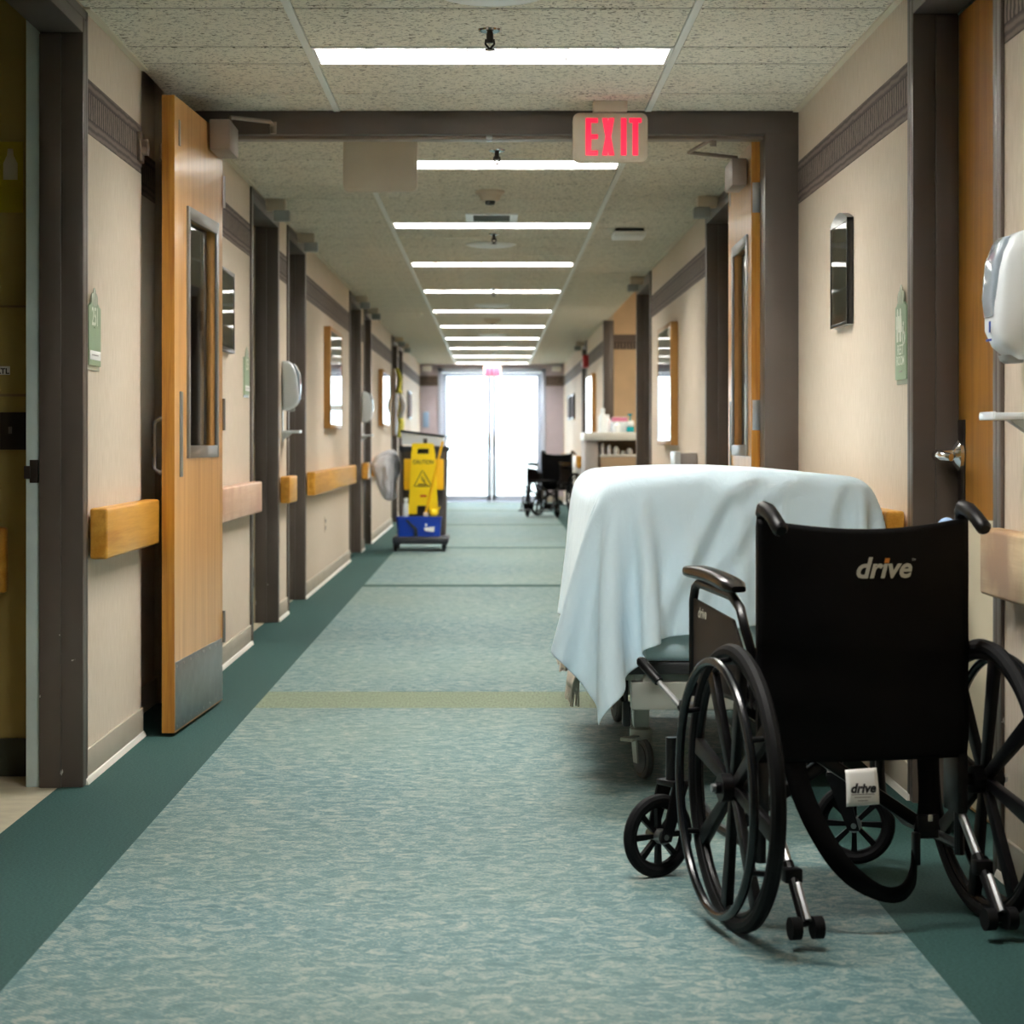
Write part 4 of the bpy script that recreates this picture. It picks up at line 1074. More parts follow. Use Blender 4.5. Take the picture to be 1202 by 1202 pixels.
wheelchair('small distant black wheelchair with footplates parked by the glass doors', (0.88, 28.5, 0), math.radians(154), [(-0.22, 0.47, 0.1), (0.22, 0.47, 0.2)], logo=False, foot=True, antitip=False, lock=True)
# ------------------------------------------------------------------ handrails
def handrail(side, y0, y1, label, m='rail_wood', ends=(1, 1)):
    s = 1 if side == 'L' else -1
    xw = XL if side == 'L' else XR
    t = thing('handrail', label, 'handrail', (xw, y0, 0.67), group='wooden wall handrails')
    xa, xb = xw + s * 0.012, xw + s * 0.066
    obj('rail', MB().box(min(xa, xb), max(xa, xb), y0, y1, 0.670, 0.824, 0.009, 3), m, t)
    n = max(1, int((y1 - y0) / 1.2)); 
    for i in range(n + 1):
        y = y0 + 0.12 + (y1 - y0 - 0.24) * i / n
        obj('bracket', MB().box(min(xw, xa + s * 0.004), max(xw, xa + s * 0.004), y - 0.03, y + 0.03, 0.70, 0.79, 0.002), 'steel', t)
handrail('L', 6.245, 7.225, 'short honey wood handrail beside the open fire door')
handrail('L', 8.45, 10.44, 'pinkish worn handrail just behind the open fire door', 'rail_wood_worn')
handrail('L', 11.86, 12.32, 'short wooden handrail block under the first white dispenser')
handrail('L', 13.56, 17.68, 'long wooden handrail under the tall gold framed picture')
handrail('L', 19.27, 19.66, 'small wooden handrail block under the distant dispenser')
handrail('L', 20.87, 25.10, 'wooden handrail partly behind the white plastic bag')
handrail('L', 28.18, 34.60, 'wooden handrail behind the cleaning cart near the exit')
handrail('R', 2.70, 4.84, 'pale scratched handrail beside the wheelchair push grip', 'rail_wood_pale')
handrail('R', 5.985, 8.10, 'wooden handrail ending behind the draped bed')
handrail('R', 11.68, 15.60, 'wooden handrail under the light framed picture beyond the bed', 'rail_wood_worn')
handrail('R', 22.45, 26.28, 'wooden handrail past the nurse station counter')
handrail('R', 27.75, 34.60, 'wooden handrail behind the distant wheelchair')

# ------------------------------------------------------------------ framed pictures
def picture(side, y0, y1, z0, z1, label, fm, am, fw=0.018, th=0.03, matw=0.05, arch=False):
    s = 1 if side == 'L' else -1
    xw = XL if side == 'L' else XR
    def X(a, b): return (min(xw + s * a, xw + s * b), max(xw + s * a, xw + s * b))
    t = thing('framed_picture', label, 'picture', (xw, (y0 + y1) / 2, z0), group='framed wall pictures')
    mb = MB()
    zt = z1 - (0.03 if arch else 0)
    mb.box(*X(0.001, th), y0, y0 + fw, z0, zt, 0.002).box(*X(0.001, th), y1 - fw, y1, z0, zt, 0.002).box(*X(0.001, th), y0 + fw, y1 - fw, z0, z0 + fw, 0.002)
    if arch:
        n = 10
        top = [(y0 + (y1 - y0) * i / n, zt + 0.03 * math.sin(PI * i / n)) for i in range(n + 1)]
        mb.prism(top + [(y1, zt - fw), (y0, zt - fw)], 'x', *X(0.001, th))
    else:
        mb.box(*X(0.001, th), y0 + fw, y1 - fw, z1 - fw, z1, 0.002)
    obj('frame', mb, fm, t)
    a, b, c_, d = y0 + fw, y1 - fw, z0 + fw, zt - fw
    obj('mat_board', MB().box(*X(0.004, th - 0.008), a, b, c_, d), am if arch else 'paper', t)
    if arch:
        ym, w2, hh = (a + b) / 2, (b - a) * 0.30, (d - c_)
        mb = MB().box(*X(th - 0.008, th - 0.0065), ym - w2, ym + w2, c_ + hh * 0.58, c_ + hh * 0.86).box(*X(th - 0.008, th - 0.0065), ym - w2, ym + w2, c_ + hh * 0.36, c_ + hh * 0.56).box(*X(th - 0.008, th - 0.0065), ym - w2, ym + w2, c_ + hh * 0.16, c_ + hh * 0.33)
        obj('print', mb, 'art_pale', t)
    else:
        obj('print', MB().box(*X(th - 0.008, th - 0.0065), a + matw, b - matw, c_ + matw, d - matw), am, t)
    obj('glass', MB().box(*X(th - 0.004, th - 0.002), a, b, c_, d), 'picture_glass', t)
picture('R', 6.90, 7.24, 1.415, 1.80, 'black framed certificate with arched top beside the restroom sign', 'black_frame', 'art_reflect_blue', 0.012, 0.024, arch=True)  # blue mat board carries a painted bluish glass reflection
picture('L', 9.10, 9.62, 1.43, 1.80, 'thin black framed picture half hidden behind the open fire door', 'black_frame', 'art_pale')
picture('L', 15.06, 16.25, 1.12, 1.86, 'tall gold framed picture above the long handrail', 'gold_frame', 'art_pale', 0.03, 0.05, 0.12)
picture('L', 22.30, 23.75, 1.19, 1.80, 'pale glaring picture on the wall above the white plastic bag', 'gold_frame', 'art_pale', 0.03, 0.05, 0.12)
picture('L', 29.8, 30.8, 1.35, 1.75, 'dark framed picture on the wall above the cleaning cart', 'black_frame', 'art_reflect_blue', 0.03, 0.03, 0.1)
picture('R', 13.42, 14.50, 1.00, 1.80, 'wide framed picture reflecting white light above the draped bed', 'gold_frame', 'art_pale', 0.03, 0.05, 0.12)
picture('R', 24.10, 25.60, 1.10, 1.82, 'bright framed picture behind the nurse station counter', 'gold_frame', 'art_pale', 0.03, 0.05, 0.12)
picture('R', 30.2, 30.9, 1.35, 1.72, 'dark framed picture above the distant wheelchair', 'black_frame', 'art_reflect_blue', 0.03, 0.03, 0.08)
picture('R', 31.6, 32.4, 1.35, 1.72, 'dark framed picture on the wall closest to the exit doors', 'black_frame', 'art_reflect_blue', 0.03, 0.03, 0.08)

# ------------------------------------------------------------------ room signs
def plaque(side, y0, z0, h, label, kind):
    s = 1 if side == 'L' else -1
    xw = XL if side == 'L' else XR
    w_ = 0.19 if side == 'L' else 0.160
    t = thing('room_sign', label, 'sign', (xw, y0, z0), group='green room signs')
    def X(a, b): return (min(xw + s * a, xw + s * b), max(xw + s * a, xw + s * b))
    ym = y0 + w_ / 2
    sh = [(y0, z0), (y0 + w_, z0), (y0 + w_, z0 + h * 0.83)]
    for i in range(9):
        a = PI * i / 8
        sh.append((ym + w_ * 0.36 * math.cos(a), z0 + h * 0.85 + h * 0.05 * math.sin(a)))
    sh.append((y0, z0 + h * 0.83))
    obj('backing', MB().prism([(y0 - 0.008, z0 - 0.014), (y0 + w_ + 0.008, z0 - 0.014), (y0 + w_ + 0.008, z0 + h * 0.85), (y0 - 0.008, z0 + h * 0.85)], 'x', *X(0.001, 0.005)), 'plaque_clear', t)
    obj('plate', MB().prism(sh, 'x', *X(0.005, 0.011)), 'plaque_green', t)
    mb = MB()
    for i in range(3):
        mb.ellipsoid((xw + s * 0.009, ym + (i - 1) * 0.028, z0 + h * (0.93 if i != 1 else 0.96)), (0.005, 0.015, 0.032 if i == 1 else 0.022), 10, 8)
    obj('leaf_finial', mb, 'plaque_clear', t)
    R_ = (Matrix.Rotation(PI / 2, 4, 'Z') if s > 0 else Matrix.Rotation(-PI / 2, 4, 'Z')) @ Matrix.Rotation(PI / 2, 4, 'X')
    xf = xw + s * 0.0118
    if kind == 'room':
        text_obj('251', 0.078, 'plaque_ink', t, Matrix.Translation((xf, ym, z0 + h * 0.68)) @ R_, offset=0.001, sx=0.9)
        obj('name_slot', MB().box(*X(0.011, 0.013), y0 + 0.01, y0 + w_ - 0.01, z0 + h * 0.08, z0 + h * 0.21, 0.001), 'paper', t)
        obj('name_print', MB().box(*X(0.013, 0.0134), y0 + 0.04, y0 + w_ - 0.05, z0 + h * 0.14, z0 + h * 0.155), 'cabinet_grey', t)
        obj('braille', MB().box(*X(0.011, 0.0124), ym - 0.012, ym + 0.012, z0 + h * 0.53, z0 + h * 0.55, 0.0005), 'plaque_green', t)
    else:
        def fig(c, skirt):
            z = z0 + h * 0.43
            mb = MB().ellipsoid((xf, c, z + h * 0.335), (0.0012, 0.010, 0.013), 12, 8)
            if skirt: mb.prism([(c - 0.012, z + h * 0.30), (c + 0.012, z + h * 0.30), (c + 0.024, z + h * 0.11), (c + 0.009, z + h * 0.11), (c + 0.009, z), (c - 0.009, z), (c - 0.009, z + h * 0.11), (c - 0.024, z + h * 0.11)], 'x', *X(0.011, 0.0125))
            else: mb.prism([(c - 0.018, z + h * 0.30), (c + 0.018, z + h * 0.30), (c + 0.018, z + h * 0.15), (c + 0.011, z + h * 0.15), (c + 0.011, z), (c - 0.011, z), (c - 0.011, z + h * 0.15), (c - 0.018, z + h * 0.15)], 'x', *X(0.011, 0.0125))
            return mb
        obj('figure_symbol', fig(ym + 0.042, False), 'plaque_ink', t); obj('figure_symbol', fig(ym, True), 'plaque_ink', t)
        wc = MB().tube([(xf, ym - 0.048 + 0.016 * math.cos(2 * PI * i / 16), z0 + h * 0.47 + 0.018 * math.sin(2 * PI * i / 16)) for i in range(16)], 0.0022, 6, closed=True).tube([(xf, ym - 0.043, z0 + h * 0.60), (xf, ym - 0.043, z0 + h * 0.52), (xf, ym - 0.060, z0 + h * 0.52), (xf, ym - 0.066, z0 + h * 0.45)], 0.0028, 6).ellipsoid((xf, ym - 0.043, z0 + h * 0.63), (0.0012, 0.006, 0.007), 8, 6)
        obj('access_symbol', wc, 'plaque_ink', t)
        text_obj('REST', 0.042, 'plaque_ink', t, Matrix.Translation((xf, ym, z0 + h * 0.335)) @ R_, offset=0.0006)
        text_obj('ROOM', 0.038, 'plaque_ink', t, Matrix.Translation((xf, ym, z0 + h * 0.21)) @ R_, offset=0.0006)
        obj('braille', MB().box(*X(0.011, 0.0124), ym - 0.02, ym + 0.02, z0 + h * 0.085, z0 + h * 0.10, 0.0005), 'cabinet_grey', t)
plaque('L', 6.238, 1.255, 0.215, 'green room number sign between the dim doorway and the fire door', 'room')
plaque('L', 10.18, 1.255, 0.215, 'small green room sign past the open fire door', 'room')
plaque('R', 5.975, 1.205, 0.255, 'green restroom sign with white figures beside the wooden door', 'rest')

# ------------------------------------------------------------------ wall dispensers with drip trays
def dispenser(side, yc, label, tlabel):
    s = 1 if side == 'L' else -1
    xw = XL if side == 'L' else XR
    t = thing('soap_dispenser', label, 'dispenser', (xw, yc, 1.21), group='white wall dispensers')
    def ring(z, dpt, hw, x0=0.002):
        out = []
        for a in [2 * PI * k / 28 for k in range(28)]:
            ca, sa = math.cos(a), math.sin(a)
            ex = (abs(ca) ** 0.45) * (1 if ca > 0 else -1); ey = (abs(sa) ** 0.45) * (1 if sa > 0 else -1)
            out.append((xw + s * (x0 + dpt * (0.5 + 0.5 * ex)), yc + hw * ey, z))
        return out
    zz = [(1.205, 0.045, 0.040), (1.215, 0.062, 0.052), (1.235, 0.085, 0.060), (1.27, 0.100, 0.066), (1.33, 0.100, 0.070), (1.40, 0.092, 0.070), (1.44, 0.082, 0.068), (1.47, 0.066, 0.062), (1.485, 0.045, 0.052), (1.49, 0.03, 0.04)]
    obj('cover', MB().loft([ring(*q) for q in zz]), 'plastic_white', t, angle=50)
    zz2 = [(1.30, 0.020, 0.040), (1.34, 0.024, 0.050), (1.42, 0.024, 0.052), (1.46, 0.022, 0.048), (1.475, 0.016, 0.04)]
    def ring2(z, dpt, hw):
        base = 0.085 if z < 1.40 else (0.085 - (z - 1.40) * 0.33)
        return ring(z, dpt, hw, base)
    obj('window', MB().loft([ring2(*q) for q in zz2]), 'plastic_smoke', t, angle=50)
    obj('nozzle_panel', MB().loft([ring(1.198, 0.035, 0.030, 0.03), ring(1.204, 0.045, 0.034, 0.028), ring(1.215, 0.05, 0.036, 0.026)]), 'plastic_grey', t, angle=50)
    xm = xw + s * 0.1025
    obj('logo_mark', MB().box(min(xm, xm + s * 0.0012), max(xm, xm + s * 0.0012), yc - 0.02, yc - 0.008, 1.265, 1.29, 0.0004).box(min(xm, xm + s * 0.0012), max(xm, xm + s * 0.0012), yc - 0.03, yc + 0.02, 1.246, 1.251, 0.0004), 'mark_blue', t)
    d = thing('drip_tray', tlabel, 'tray', (xw, yc, 1.075), group='drip trays under the dispensers')
    X = lambda a, b: (min(xw + s * a, xw + s * b), max(xw + s * a, xw + s * b))
    obj('tray', MB().box(*X(0.002, 0.105), yc - 0.065, yc + 0.065, 1.072, 1.078, 0.002).box(*X(0.101, 0.108), yc - 0.065, yc + 0.065, 1.072, 1.090, 0.002).box(*X(0.002, 0.105), yc - 0.067, yc - 0.062, 1.072, 1.088, 0.002).box(*X(0.002, 0.105), yc + 0.062, yc + 0.067, 1.072, 1.088, 0.002), 'plastic_white', d)
    obj('bracket', MB().prism([(xw + s * 0.001, 1.072), (xw + s * 0.06, 1.072), (xw + s * 0.001, 1.03)], 'y', yc - 0.02, yc + 0.02).box(*X(0.001, 0.005), yc - 0.03, yc + 0.03, 1.02, 1.20, 0.001), 'plastic_white', d)
dispenser('R', 4.60, 'white soap dispenser with smoky window cut off by the picture edge', 'white drip tray under the dispenser beside the wooden door')
dispenser('L', 12.09, 'white wall dispenser between two brown door frames past the fire door', 'white drip tray under the first dispenser past the fire door')
dispenser('L', 19.47, 'white wall dispenser on the narrow wall close to the cleaning cart', 'small white drip tray under the distant dispenser')

# ------------------------------------------------------------------ exit signs
def rrect(x0, x1, z0, z1, r, n=6):
    out = []
    for a_, b_, a0 in ((x1 - r, z1 - r, 0), (x0 + r, z1 - r, PI / 2), (x0 + r, z0 + r, PI), (x1 - r, z0 + r, 1.5 * PI)):
        for i in range(n): out.append((a_ + r * math.cos(a0 + PI / 2 * i / (n - 1)), b_ + r * math.sin(a0 + PI / 2 * i / (n - 1))))
    return out
def exit_sign(x, y, z0, w_, h, label, lit=True, text=True, face='sign_shell'):
    t = thing('exit_sign', label, 'exit sign' if text else 'sign', (x, y, z0), group='ceiling hung exit signs')
    obj('shell', MB().prism(rrect(x - w_ / 2, x + w_ / 2, z0, z0 + h, 0.026), 'y', y - 0.022, y + 0.022, 0.004), 'sign_shell', t)
    obj('face', MB().box(x - w_ / 2 + 0.012, x + w_ / 2 - 0.012, y - 0.025, y - 0.02, z0 + 0.012, z0 + h - 0.012, 0.002), face, t)
    obj('canopy', MB().box(x - 0.065, x + 0.065, y - 0.035, y + 0.035, z0 + h + 0.004, HC, 0.004).cyl((x, y, z0 + h - 0.01), (x, y, z0 + h + 0.01), 0.02), 'sign_shell', t)
    if text:
        zc, H = z0 + h * 0.51, h * 0.76
        u = w_ * 0.165
        st = H * 0.15
        yb0, yb1 = y - 0.0275, y - 0.0245
        z0_, z1_ = zc - H / 2, zc + H / 2
        def L(nm, mb): obj('letter', mb, 'exit_red', t)
        xs = [x - w_ * 0.33 + i * w_ * 0.205 for i in range(4)]
        a = xs[0]; L('e', MB().box(a, a + st, yb0, yb1, z0_, z1_).box(a + st, a + u, yb0, yb1, z1_ - st * .85, z1_).box(a + st, a + u, yb0, yb1, zc - st * .42, zc + st * .42).box(a + st, a + u, yb0, yb1, z0_, z0_ + st * .85))
        a = xs[1] + 0.004; L('x', MB().prism([(a, z1_), (a + st, z1_), (a + u, z0_), (a + u - st, z0_)], 'y', yb0, yb1).prism([(a + u - st, z1_), (a + u, z1_), (a + st, z0_), (a, z0_)], 'y', yb0 - 0.0002, yb1))
        a = xs[2] + u * 0.36; L('i', MB().box(a, a + st, yb0, yb1, z0_, z1_))
        a = xs[3] - 0.01; L('t', MB().box(a, a + u, yb0, yb1, z1_ - st * .85, z1_).box(a + u / 2 - st / 2, a + u / 2 + st / 2, yb0, yb1, z0_, z1_ - st * .85))
exit_sign((716 - 578) / FPX * 7.93, 7.93, EYE + (518 - 191) / FPX * 7.93, 0.286, 0.187, 'lit red EXIT sign in a tan shell in front of the fire door header')
exit_sign((446.5 - 578) / FPX * 8.75, 8.75, EYE + (518 - 225.5) / FPX * 8.75, 0.312, 0.235, 'blank tan back of an exit sign hanging beyond the header', text=False)
exit_sign(0.0, 34.6, 2.095, 0.29, 0.185, 'small red EXIT sign over the distant glass doors', face='exit_red_panel')

# ------------------------------------------------------------------ ceiling devices
def sprinkler(x, y, label):
    t = thing('sprinkler', label, 'sprinkler', (x, y, HC), group='ceiling sprinklers')
    obj('escutcheon', MB().lathe([(0.038, 0.0), (0.036, -0.006), (0.018, -0.012)], (x, y, HC), 20), 'chrome', t)
    obj('body', MB().cyl((x, y, HC - 0.012), (x, y, HC - 0.042), 0.011, n=12).tube([(x - 0.012, y, HC - 0.03), (x - 0.014, y, HC - 0.045), (x, y, HC - 0.062)], 0.0035, 6).tube([(x + 0.012, y, HC - 0.03), (x + 0.014, y, HC - 0.045), (x, y, HC - 0.062)], 0.0035, 6), 'dark_bronze', t)
    obj('deflector', MB().cyl((x, y, HC - 0.066), (x, y, HC - 0.062), 0.017, n=16), 'dark_bronze', t)
sprinkler(-0.008, 6.54, 'dark sprinkler head in front of the nearest ceiling light')
sprinkler(0.020, 9.24, 'sprinkler head beside the second ceiling light beyond the header')
sprinkler(0.010, 12.95, 'sprinkler head just past the ceiling vent grille')
sprinkler(0.010, 17.6, 'distant sprinkler head between the fifth and sixth lights')
sprinkler(0.010, 30.5, 'small sprinkler head far down the corridor ceiling')
def detector(x, y, label, r=0.075):
    t = thing('smoke_detector', label, 'smoke detector', (x, y, HC), group='ceiling smoke detectors')
    obj('base', MB().lathe([(r, 0.0), (r, -0.012), (r * 0.86, -0.022)], (x, y, HC), 24), 'sign_shell', t)
    obj('chamber', MB().lathe([(r * 0.80, -0.020), (r * 0.66, -0.044), (r * 0.55, -0.052)], (x, y, HC), 24), 'sign_shell', t)
    obj('grille', MB().lathe([(r * 0.34, -0.050), (r * 0.34, -0.066), (r * 0.28, -0.072)], (x, y, HC), 16), 'vent_dark', t)
detector(-0.012, 10.75, 'tan smoke detector on the ceiling just beyond the header')
detector(0.0, 22.0, 'distant smoke detector on the ceiling between rows of lights', 0.09)
def diffuser(x, y, r, label):
    t = thing('air_diffuser', label, 'air vent', (x, y, HC), group='round ceiling diffusers')
    obj('flange', MB().lathe([(r, 0.0), (r, -0.006), (r * 0.86, -0.014), (r * 0.80, -0.010)], (x, y, HC), 36), 'white_enamel', t)
    for k, q in enumerate((0.72, 0.50, 0.28)):
        obj('ring', MB().lathe([(r * q, -0.004), (r * (q + 0.07), -0.014 - 0.004 * k), (r * (q - 0.10), -0.020 - 0.004 * k)], (x, y, HC), 30), 'white_enamel', t)
diffuser(0.0, 5.98, 0.17, 'round white diffuser at the very top edge of the picture')
diffuser(-0.01, 13.65, 0.165, 'round white ceiling diffuser past the rectangular vent')
diffuser(0.0, 19.7, 0.17, 'round ceiling diffuser far along, before the distant detector')
diffuser(0.0, 25.2, 0.17, 'round ceiling diffuser farthest along the corridor')
t = thing('vent_grille', 'rectangular white vent grille on the ceiling before the third light', 'air vent', (-0.005, 12.0, HC))
obj('frame', MB().box(-0.155, 0.145, 11.80, 11.85, HC - 0.008, HC).box(-0.155, 0.145, 12.16, 12.21, HC - 0.008, HC).box(-0.155, -0.11, 11.85, 12.16, HC - 0.008, HC).box(0.10, 0.145, 11.85, 12.16, HC - 0.008, HC), 'white_enamel', t)
obj('core', MB().box(-0.11, 0.10, 11.85, 12.16, HC - 0.003, HC), 'vent_dark', t)
for i in range(7):
    y = 11.87 + i * 0.045
    obj('slat', MB().prism([(y, HC - 0.003), (y + 0.028, HC - 0.009), (y + 0.030, HC - 0.007), (y + 0.004, HC - 0.001)], 'x', -0.11, 0.10), 'vent_dark', t)
t = thing('ceiling_speaker', 'flat white ceiling unit with a dark gap on the tiles beyond the exit sign', 'speaker', (0.835, 12.75, HC))
obj('gap_frame', MB().box(0.75, 0.92, 12.63, 12.87, HC - 0.018, HC), 'vent_dark', t)
obj('cover', MB().box(0.738, 0.932, 12.61, 12.89, HC - 0.05, HC - 0.018, 0.006), 'white_enamel', t)

# corridor call lights above the doors
def call_light(side, y, label):
    s = 1 if side == 'L' else -1
    xw = XL if side == 'L' else XR
    X = lambda a, b: (min(xw + s * a, xw + s * b), max(xw + s * a, xw + s * b))
    t = thing('call_light', label, 'call light', (xw, y, 2.2), group='call lights over the doors')
    obj('plate', MB().box(*X(0.012, 0.115), y - 0.045, y + 0.045, 2.262, 2.318, 0.004).box(*X(-0.002, 0.02), y - 0.05, y + 0.05, 2.285, 2.315, 0.002), 'sign_shell', t)
    obj('lens', MB().box(*X(0.05, 0.135), y - 0.035, y + 0.035, 2.205, 2.2615, 0.006), 'plastic_grey', t)
for sd, y, lab in (('L', 11.15, 'boxy call light over the doorway just past the fire door'), ('L', 12.95, 'boxy call light over the doorway after the first dispenser'), ('L', 18.5, 'call light over the doorway at the end of the long handrail'), ('L', 20.2, 'call light over the doorway closest to the cleaning cart'),
                   ('L', 25.85, 'distant call light over the doorway with yellow gowns'), ('L', 27.6, 'most distant call light on the dispenser side wall'),
                   ('R', 11.0, 'boxy call light above the fire door with the hinges'), ('R', 16.4, 'call light over the tall frame beside the nurse alcove'), ('R', 27.0, 'small call light over the frame near the red alarm')):
    call_light(sd, y, lab)

# magnetic hold-open for the fire door
t = thing('door_holder', 'small grey magnetic door holder high on the wall behind the fire door', 'door holder', (XL, 7.18, 2.03))
obj('plate', MB().box(XL, XL + 0.014, 7.14, 7.22, 1.99, 2.09, 0.003), 'closer_metal', t); obj('magnet', MB().cyl((XL + 0.014, 7.18, 2.04), (XL + 0.034, 7.18, 2.04), 0.028, n=20), 'closer_metal', t)
obj('catch_plate', MB().box(-1.168, -1.148, 7.28, 7.33, 2.01, 2.07, 0.003), 'closer_metal', f1)

# ------------------------------------------------------------------ inside the dim room
def frontal(name, label, cat, x0, x1, z0, z1, m, y=6.362, th=0.006):
    return tag(obj(name, MB().box(x0, x1, y - th, y, z0, z1, min(0.0015, th / 3)), m), label, cat)
PXR = 6.37 / FPX
t = thing('light_switch', 'dark metal light switch plate on the dim room wall', 'light switch', ((15 - 578) * PXR, 6.36, 1.0))
obj('plate', MB().box((1 - 578) * PXR, (35 - 578) * PXR, 6.354, 6.362, EYE + (518 - 528) * PXR, EYE + (518 - 484) * PXR, 0.002), 'dark_bronze', t)
obj('toggle', MB().box((12.5 - 578) * PXR, (15.5 - 578) * PXR, 6.338, 6.356, EYE + (518 - 509) * PXR, EYE + (518 - 501) * PXR, 0.001), 'closer_metal', t)
t = frontal('wall_label', 'small white printed label on the dim room wall', 'label', (-22 - 578) * PXR, (12.5 - 578) * PXR, EYE + (518 - 440) * PXR, EYE + (518 - 430) * PXR, 'paper', th=0.0015)
text_obj('ATL', 0.024, 'ink', t, Matrix.Translation(((3.5 - 578) * PXR, 6.3602, EYE + (518 - 436) * PXR)) @ Matrix.Rotation(PI / 2, 4, 'X'), offset=0.0006)
t = frontal('wall_poster', 'yellow poster with a pale bottle shape on the dim room wall', 'poster', (-60 - 578) * PXR, (28 - 578) * PXR, EYE + (518 - 250) * PXR, EYE + (518 - 167) * PXR, 'poster_yellow', th=0.0015)
bx_, bz_ = (13 - 578) * PXR, EYE + (518 - 200) * PXR
obj('bottle_print', MB().prism([(bx_ - 0.022, bz_ - 0.03), (bx_ + 0.022, bz_ - 0.03), (bx_ + 0.022, bz_ + 0.02), (bx_ + 0.010, bz_ + 0.045), (bx_ + 0.008, bz_ + 0.065), (bx_ - 0.008, bz_ + 0.065), (bx_ - 0.010, bz_ + 0.045), (bx_ - 0.022, bz_ + 0.02)], 'y', 6.3598, 6.3604), 'frame_cream', t)
t = thing('wall_bumper', 'honey wood bumper rail on the dim room wall', 'bumper rail', (-1.6, 6.35, 0.7))
obj('rail', MB().box(-2.5, (7 - 578) * PXR * 0.993, 6.315, 6.3615, EYE + (518 - 695) * PXR, EYE + (518 - 618) * PXR, 0.010, 3), 'rail_wood', t)

# ------------------------------------------------------------------ cleaning cart
CY = 19.30
S_ = CY / FPX
def cx(u): return (450 + u / 7.07 - 578) * S_
def cz(v): return EYE + (518 - (490 + v / 7.07)) * S_
ct = thing('cleaning_cart', 'grey cleaning cart with rubbish bin and blue bucket on a dolly', 'cart', ((cx(300)), CY + 0.3, 0))
obj('platform', MB().box(cx(75), cx(540), CY - 0.02, CY + 0.62, cz(1050), cz(990), 0.02, 3), 'cart_dark', ct)
for u in (100, 500):
    for yy in (CY + 0.03, CY + 0.55):
        x = cx(u)
        w_ = obj('caster', MB().cyl((x - 0.012, yy, 0.034), (x + 0.012, yy, 0.034), 0.034, n=18), 'tyre', ct)
        obj('fork', MB().box(x - 0.02, x - 0.014, yy - 0.012, yy + 0.012, 0.03, cz(1050) + 0.005).box(x + 0.014, x + 0.02, yy - 0.012, yy + 0.012, 0.03, cz(1050) + 0.005).box(x - 0.02, x + 0.02, yy - 0.015, yy + 0.015, 0.068, cz(1050) + 0.008), 'cart_dark', w_)
def quad_loft(levels, n=8, r=0.05):
    rings = []
    for z, x0, x1, y0, y1 in levels:
        ring = []
        for a_, b_, a0 in ((x1 - r, y1 - r, 0), (x0 + r, y1 - r, PI / 2), (x0 + r, y0 + r, PI), (x1 - r, y0 + r, 1.5 * PI)):
            for i in range(n):
                a = a0 + PI / 2 * i / (n - 1); ring.append((a_ + r * math.cos(a), b_ + r * math.sin(a), z))
        rings.append(ring)
    return MB().loft(rings)
bx0, bx1 = cx(135), cx(528)
obj('bin', quad_loft([(cz(988), bx0 + 0.03, bx1 - 0.02, CY + 0.22, CY + 0.56), (cz(260), bx0, bx1, CY + 0.18, CY + 0.60)]), 'cart_grey', ct, angle=50)
obj('bin_rim', quad_loft([(cz(285), bx0 - 0.012, bx1 + 0.012, CY + 0.17, CY + 0.61), (cz(240), bx0 - 0.015, bx1 + 0.015, CY + 0.165, CY + 0.615)]), 'cart_dark', ct, angle=50)
bk_ = obj('bucket', quad_loft([(cz(988), cx(120), cx(470), CY + 0.0, CY + 0.17), (cz(845), cx(108), cx(478), CY - 0.02, CY + 0.175)], r=0.03), 'bucket_blue', ct, angle=50)
obj('bucket_lip', quad_loft([(cz(846), cx(104), cx(484), CY - 0.028, CY + 0.178), (cz(826), cx(104), cx(484), CY - 0.028, CY + 0.178)], r=0.03), 'bucket_blue', bk_, angle=50)
obj('bucket_divider', MB().prism([(cx(180), cz(850)), (cx(205), cz(850)), (cx(285), cz(925)), (cx(285), cz(985)), (cx(255), cz(985)), (cx(255), cz(930))], 'y', CY - 0.026, CY - 0.01), 'cart_dark', bk_)
obj('bucket_decal', MB().prism([(cx(335), cz(915)), (cx(425), cz(905)), (cx(422), cz(950)), (cx(345), cz(942))], 'y', CY - 0.0215, CY - 0.015).prism([(cx(345), cz(882)), (cx(365), cz(882)), (cx(362), cz(904)), (cx(345), cz(900))], 'y', CY - 0.0235, CY - 0.015), 'paper', bk_)
obj('tool_bag', MB().box(cx(165), cx(498), CY + 0.12, CY + 0.175, cz(605), cz(345), 0.012, 3), 'amber', ct, angle=50)
# wet floor sign hung on the front of the bin
sg = thing('wet_floor_sign', 'yellow CAUTION wet floor sign hung on the front of the cart', 'safety sign', (cx(330), CY + 0.1, cz(800)))
yf0, yf1 = CY + 0.085, CY + 0.115
def Pp(*q): return [(cx(a), cz(b)) for a, b in q]
mb = MB().prism(Pp((232, 225), (245, 215), (405, 215), (418, 225), (420, 262), (235, 262)), 'y', yf0, yf1).prism(Pp((235, 262), (282, 262), (278, 302), (228, 302)), 'y', yf0, yf1).prism(Pp((375, 262), (420, 262), (428, 302), (374, 302)), 'y', yf0, yf1)
mb.prism(Pp((228, 302), (428, 302), (450, 735), (208, 735)), 'y', yf0, yf1).prism(Pp((208, 735), (280, 735), (274, 805), (203, 805)), 'y', yf0, yf1).prism(Pp((375, 735), (450, 735), (456, 805), (378, 805)), 'y', yf0, yf1)
sp_ = obj('panel', mb, 'yellow', sg)
text_obj('CAUTION', 0.055, 'ink', sg, Matrix.Translation((cx(328), yf0 - 0.0012, cz(372))) @ Matrix.Rotation(PI / 2, 4, 'X'), offset=0.0008, sx=0.78)
tri = [(cx(322), yf0 - 0.001, cz(438)), (cx(252), yf0 - 0.001, cz(572)), (cx(398), yf0 - 0.001, cz(572))]
def seg2(a, b, k=8): return [tuple(a[i] + (b[i] - a[i]) * j / k for i in range(3)) for j in range(k)]
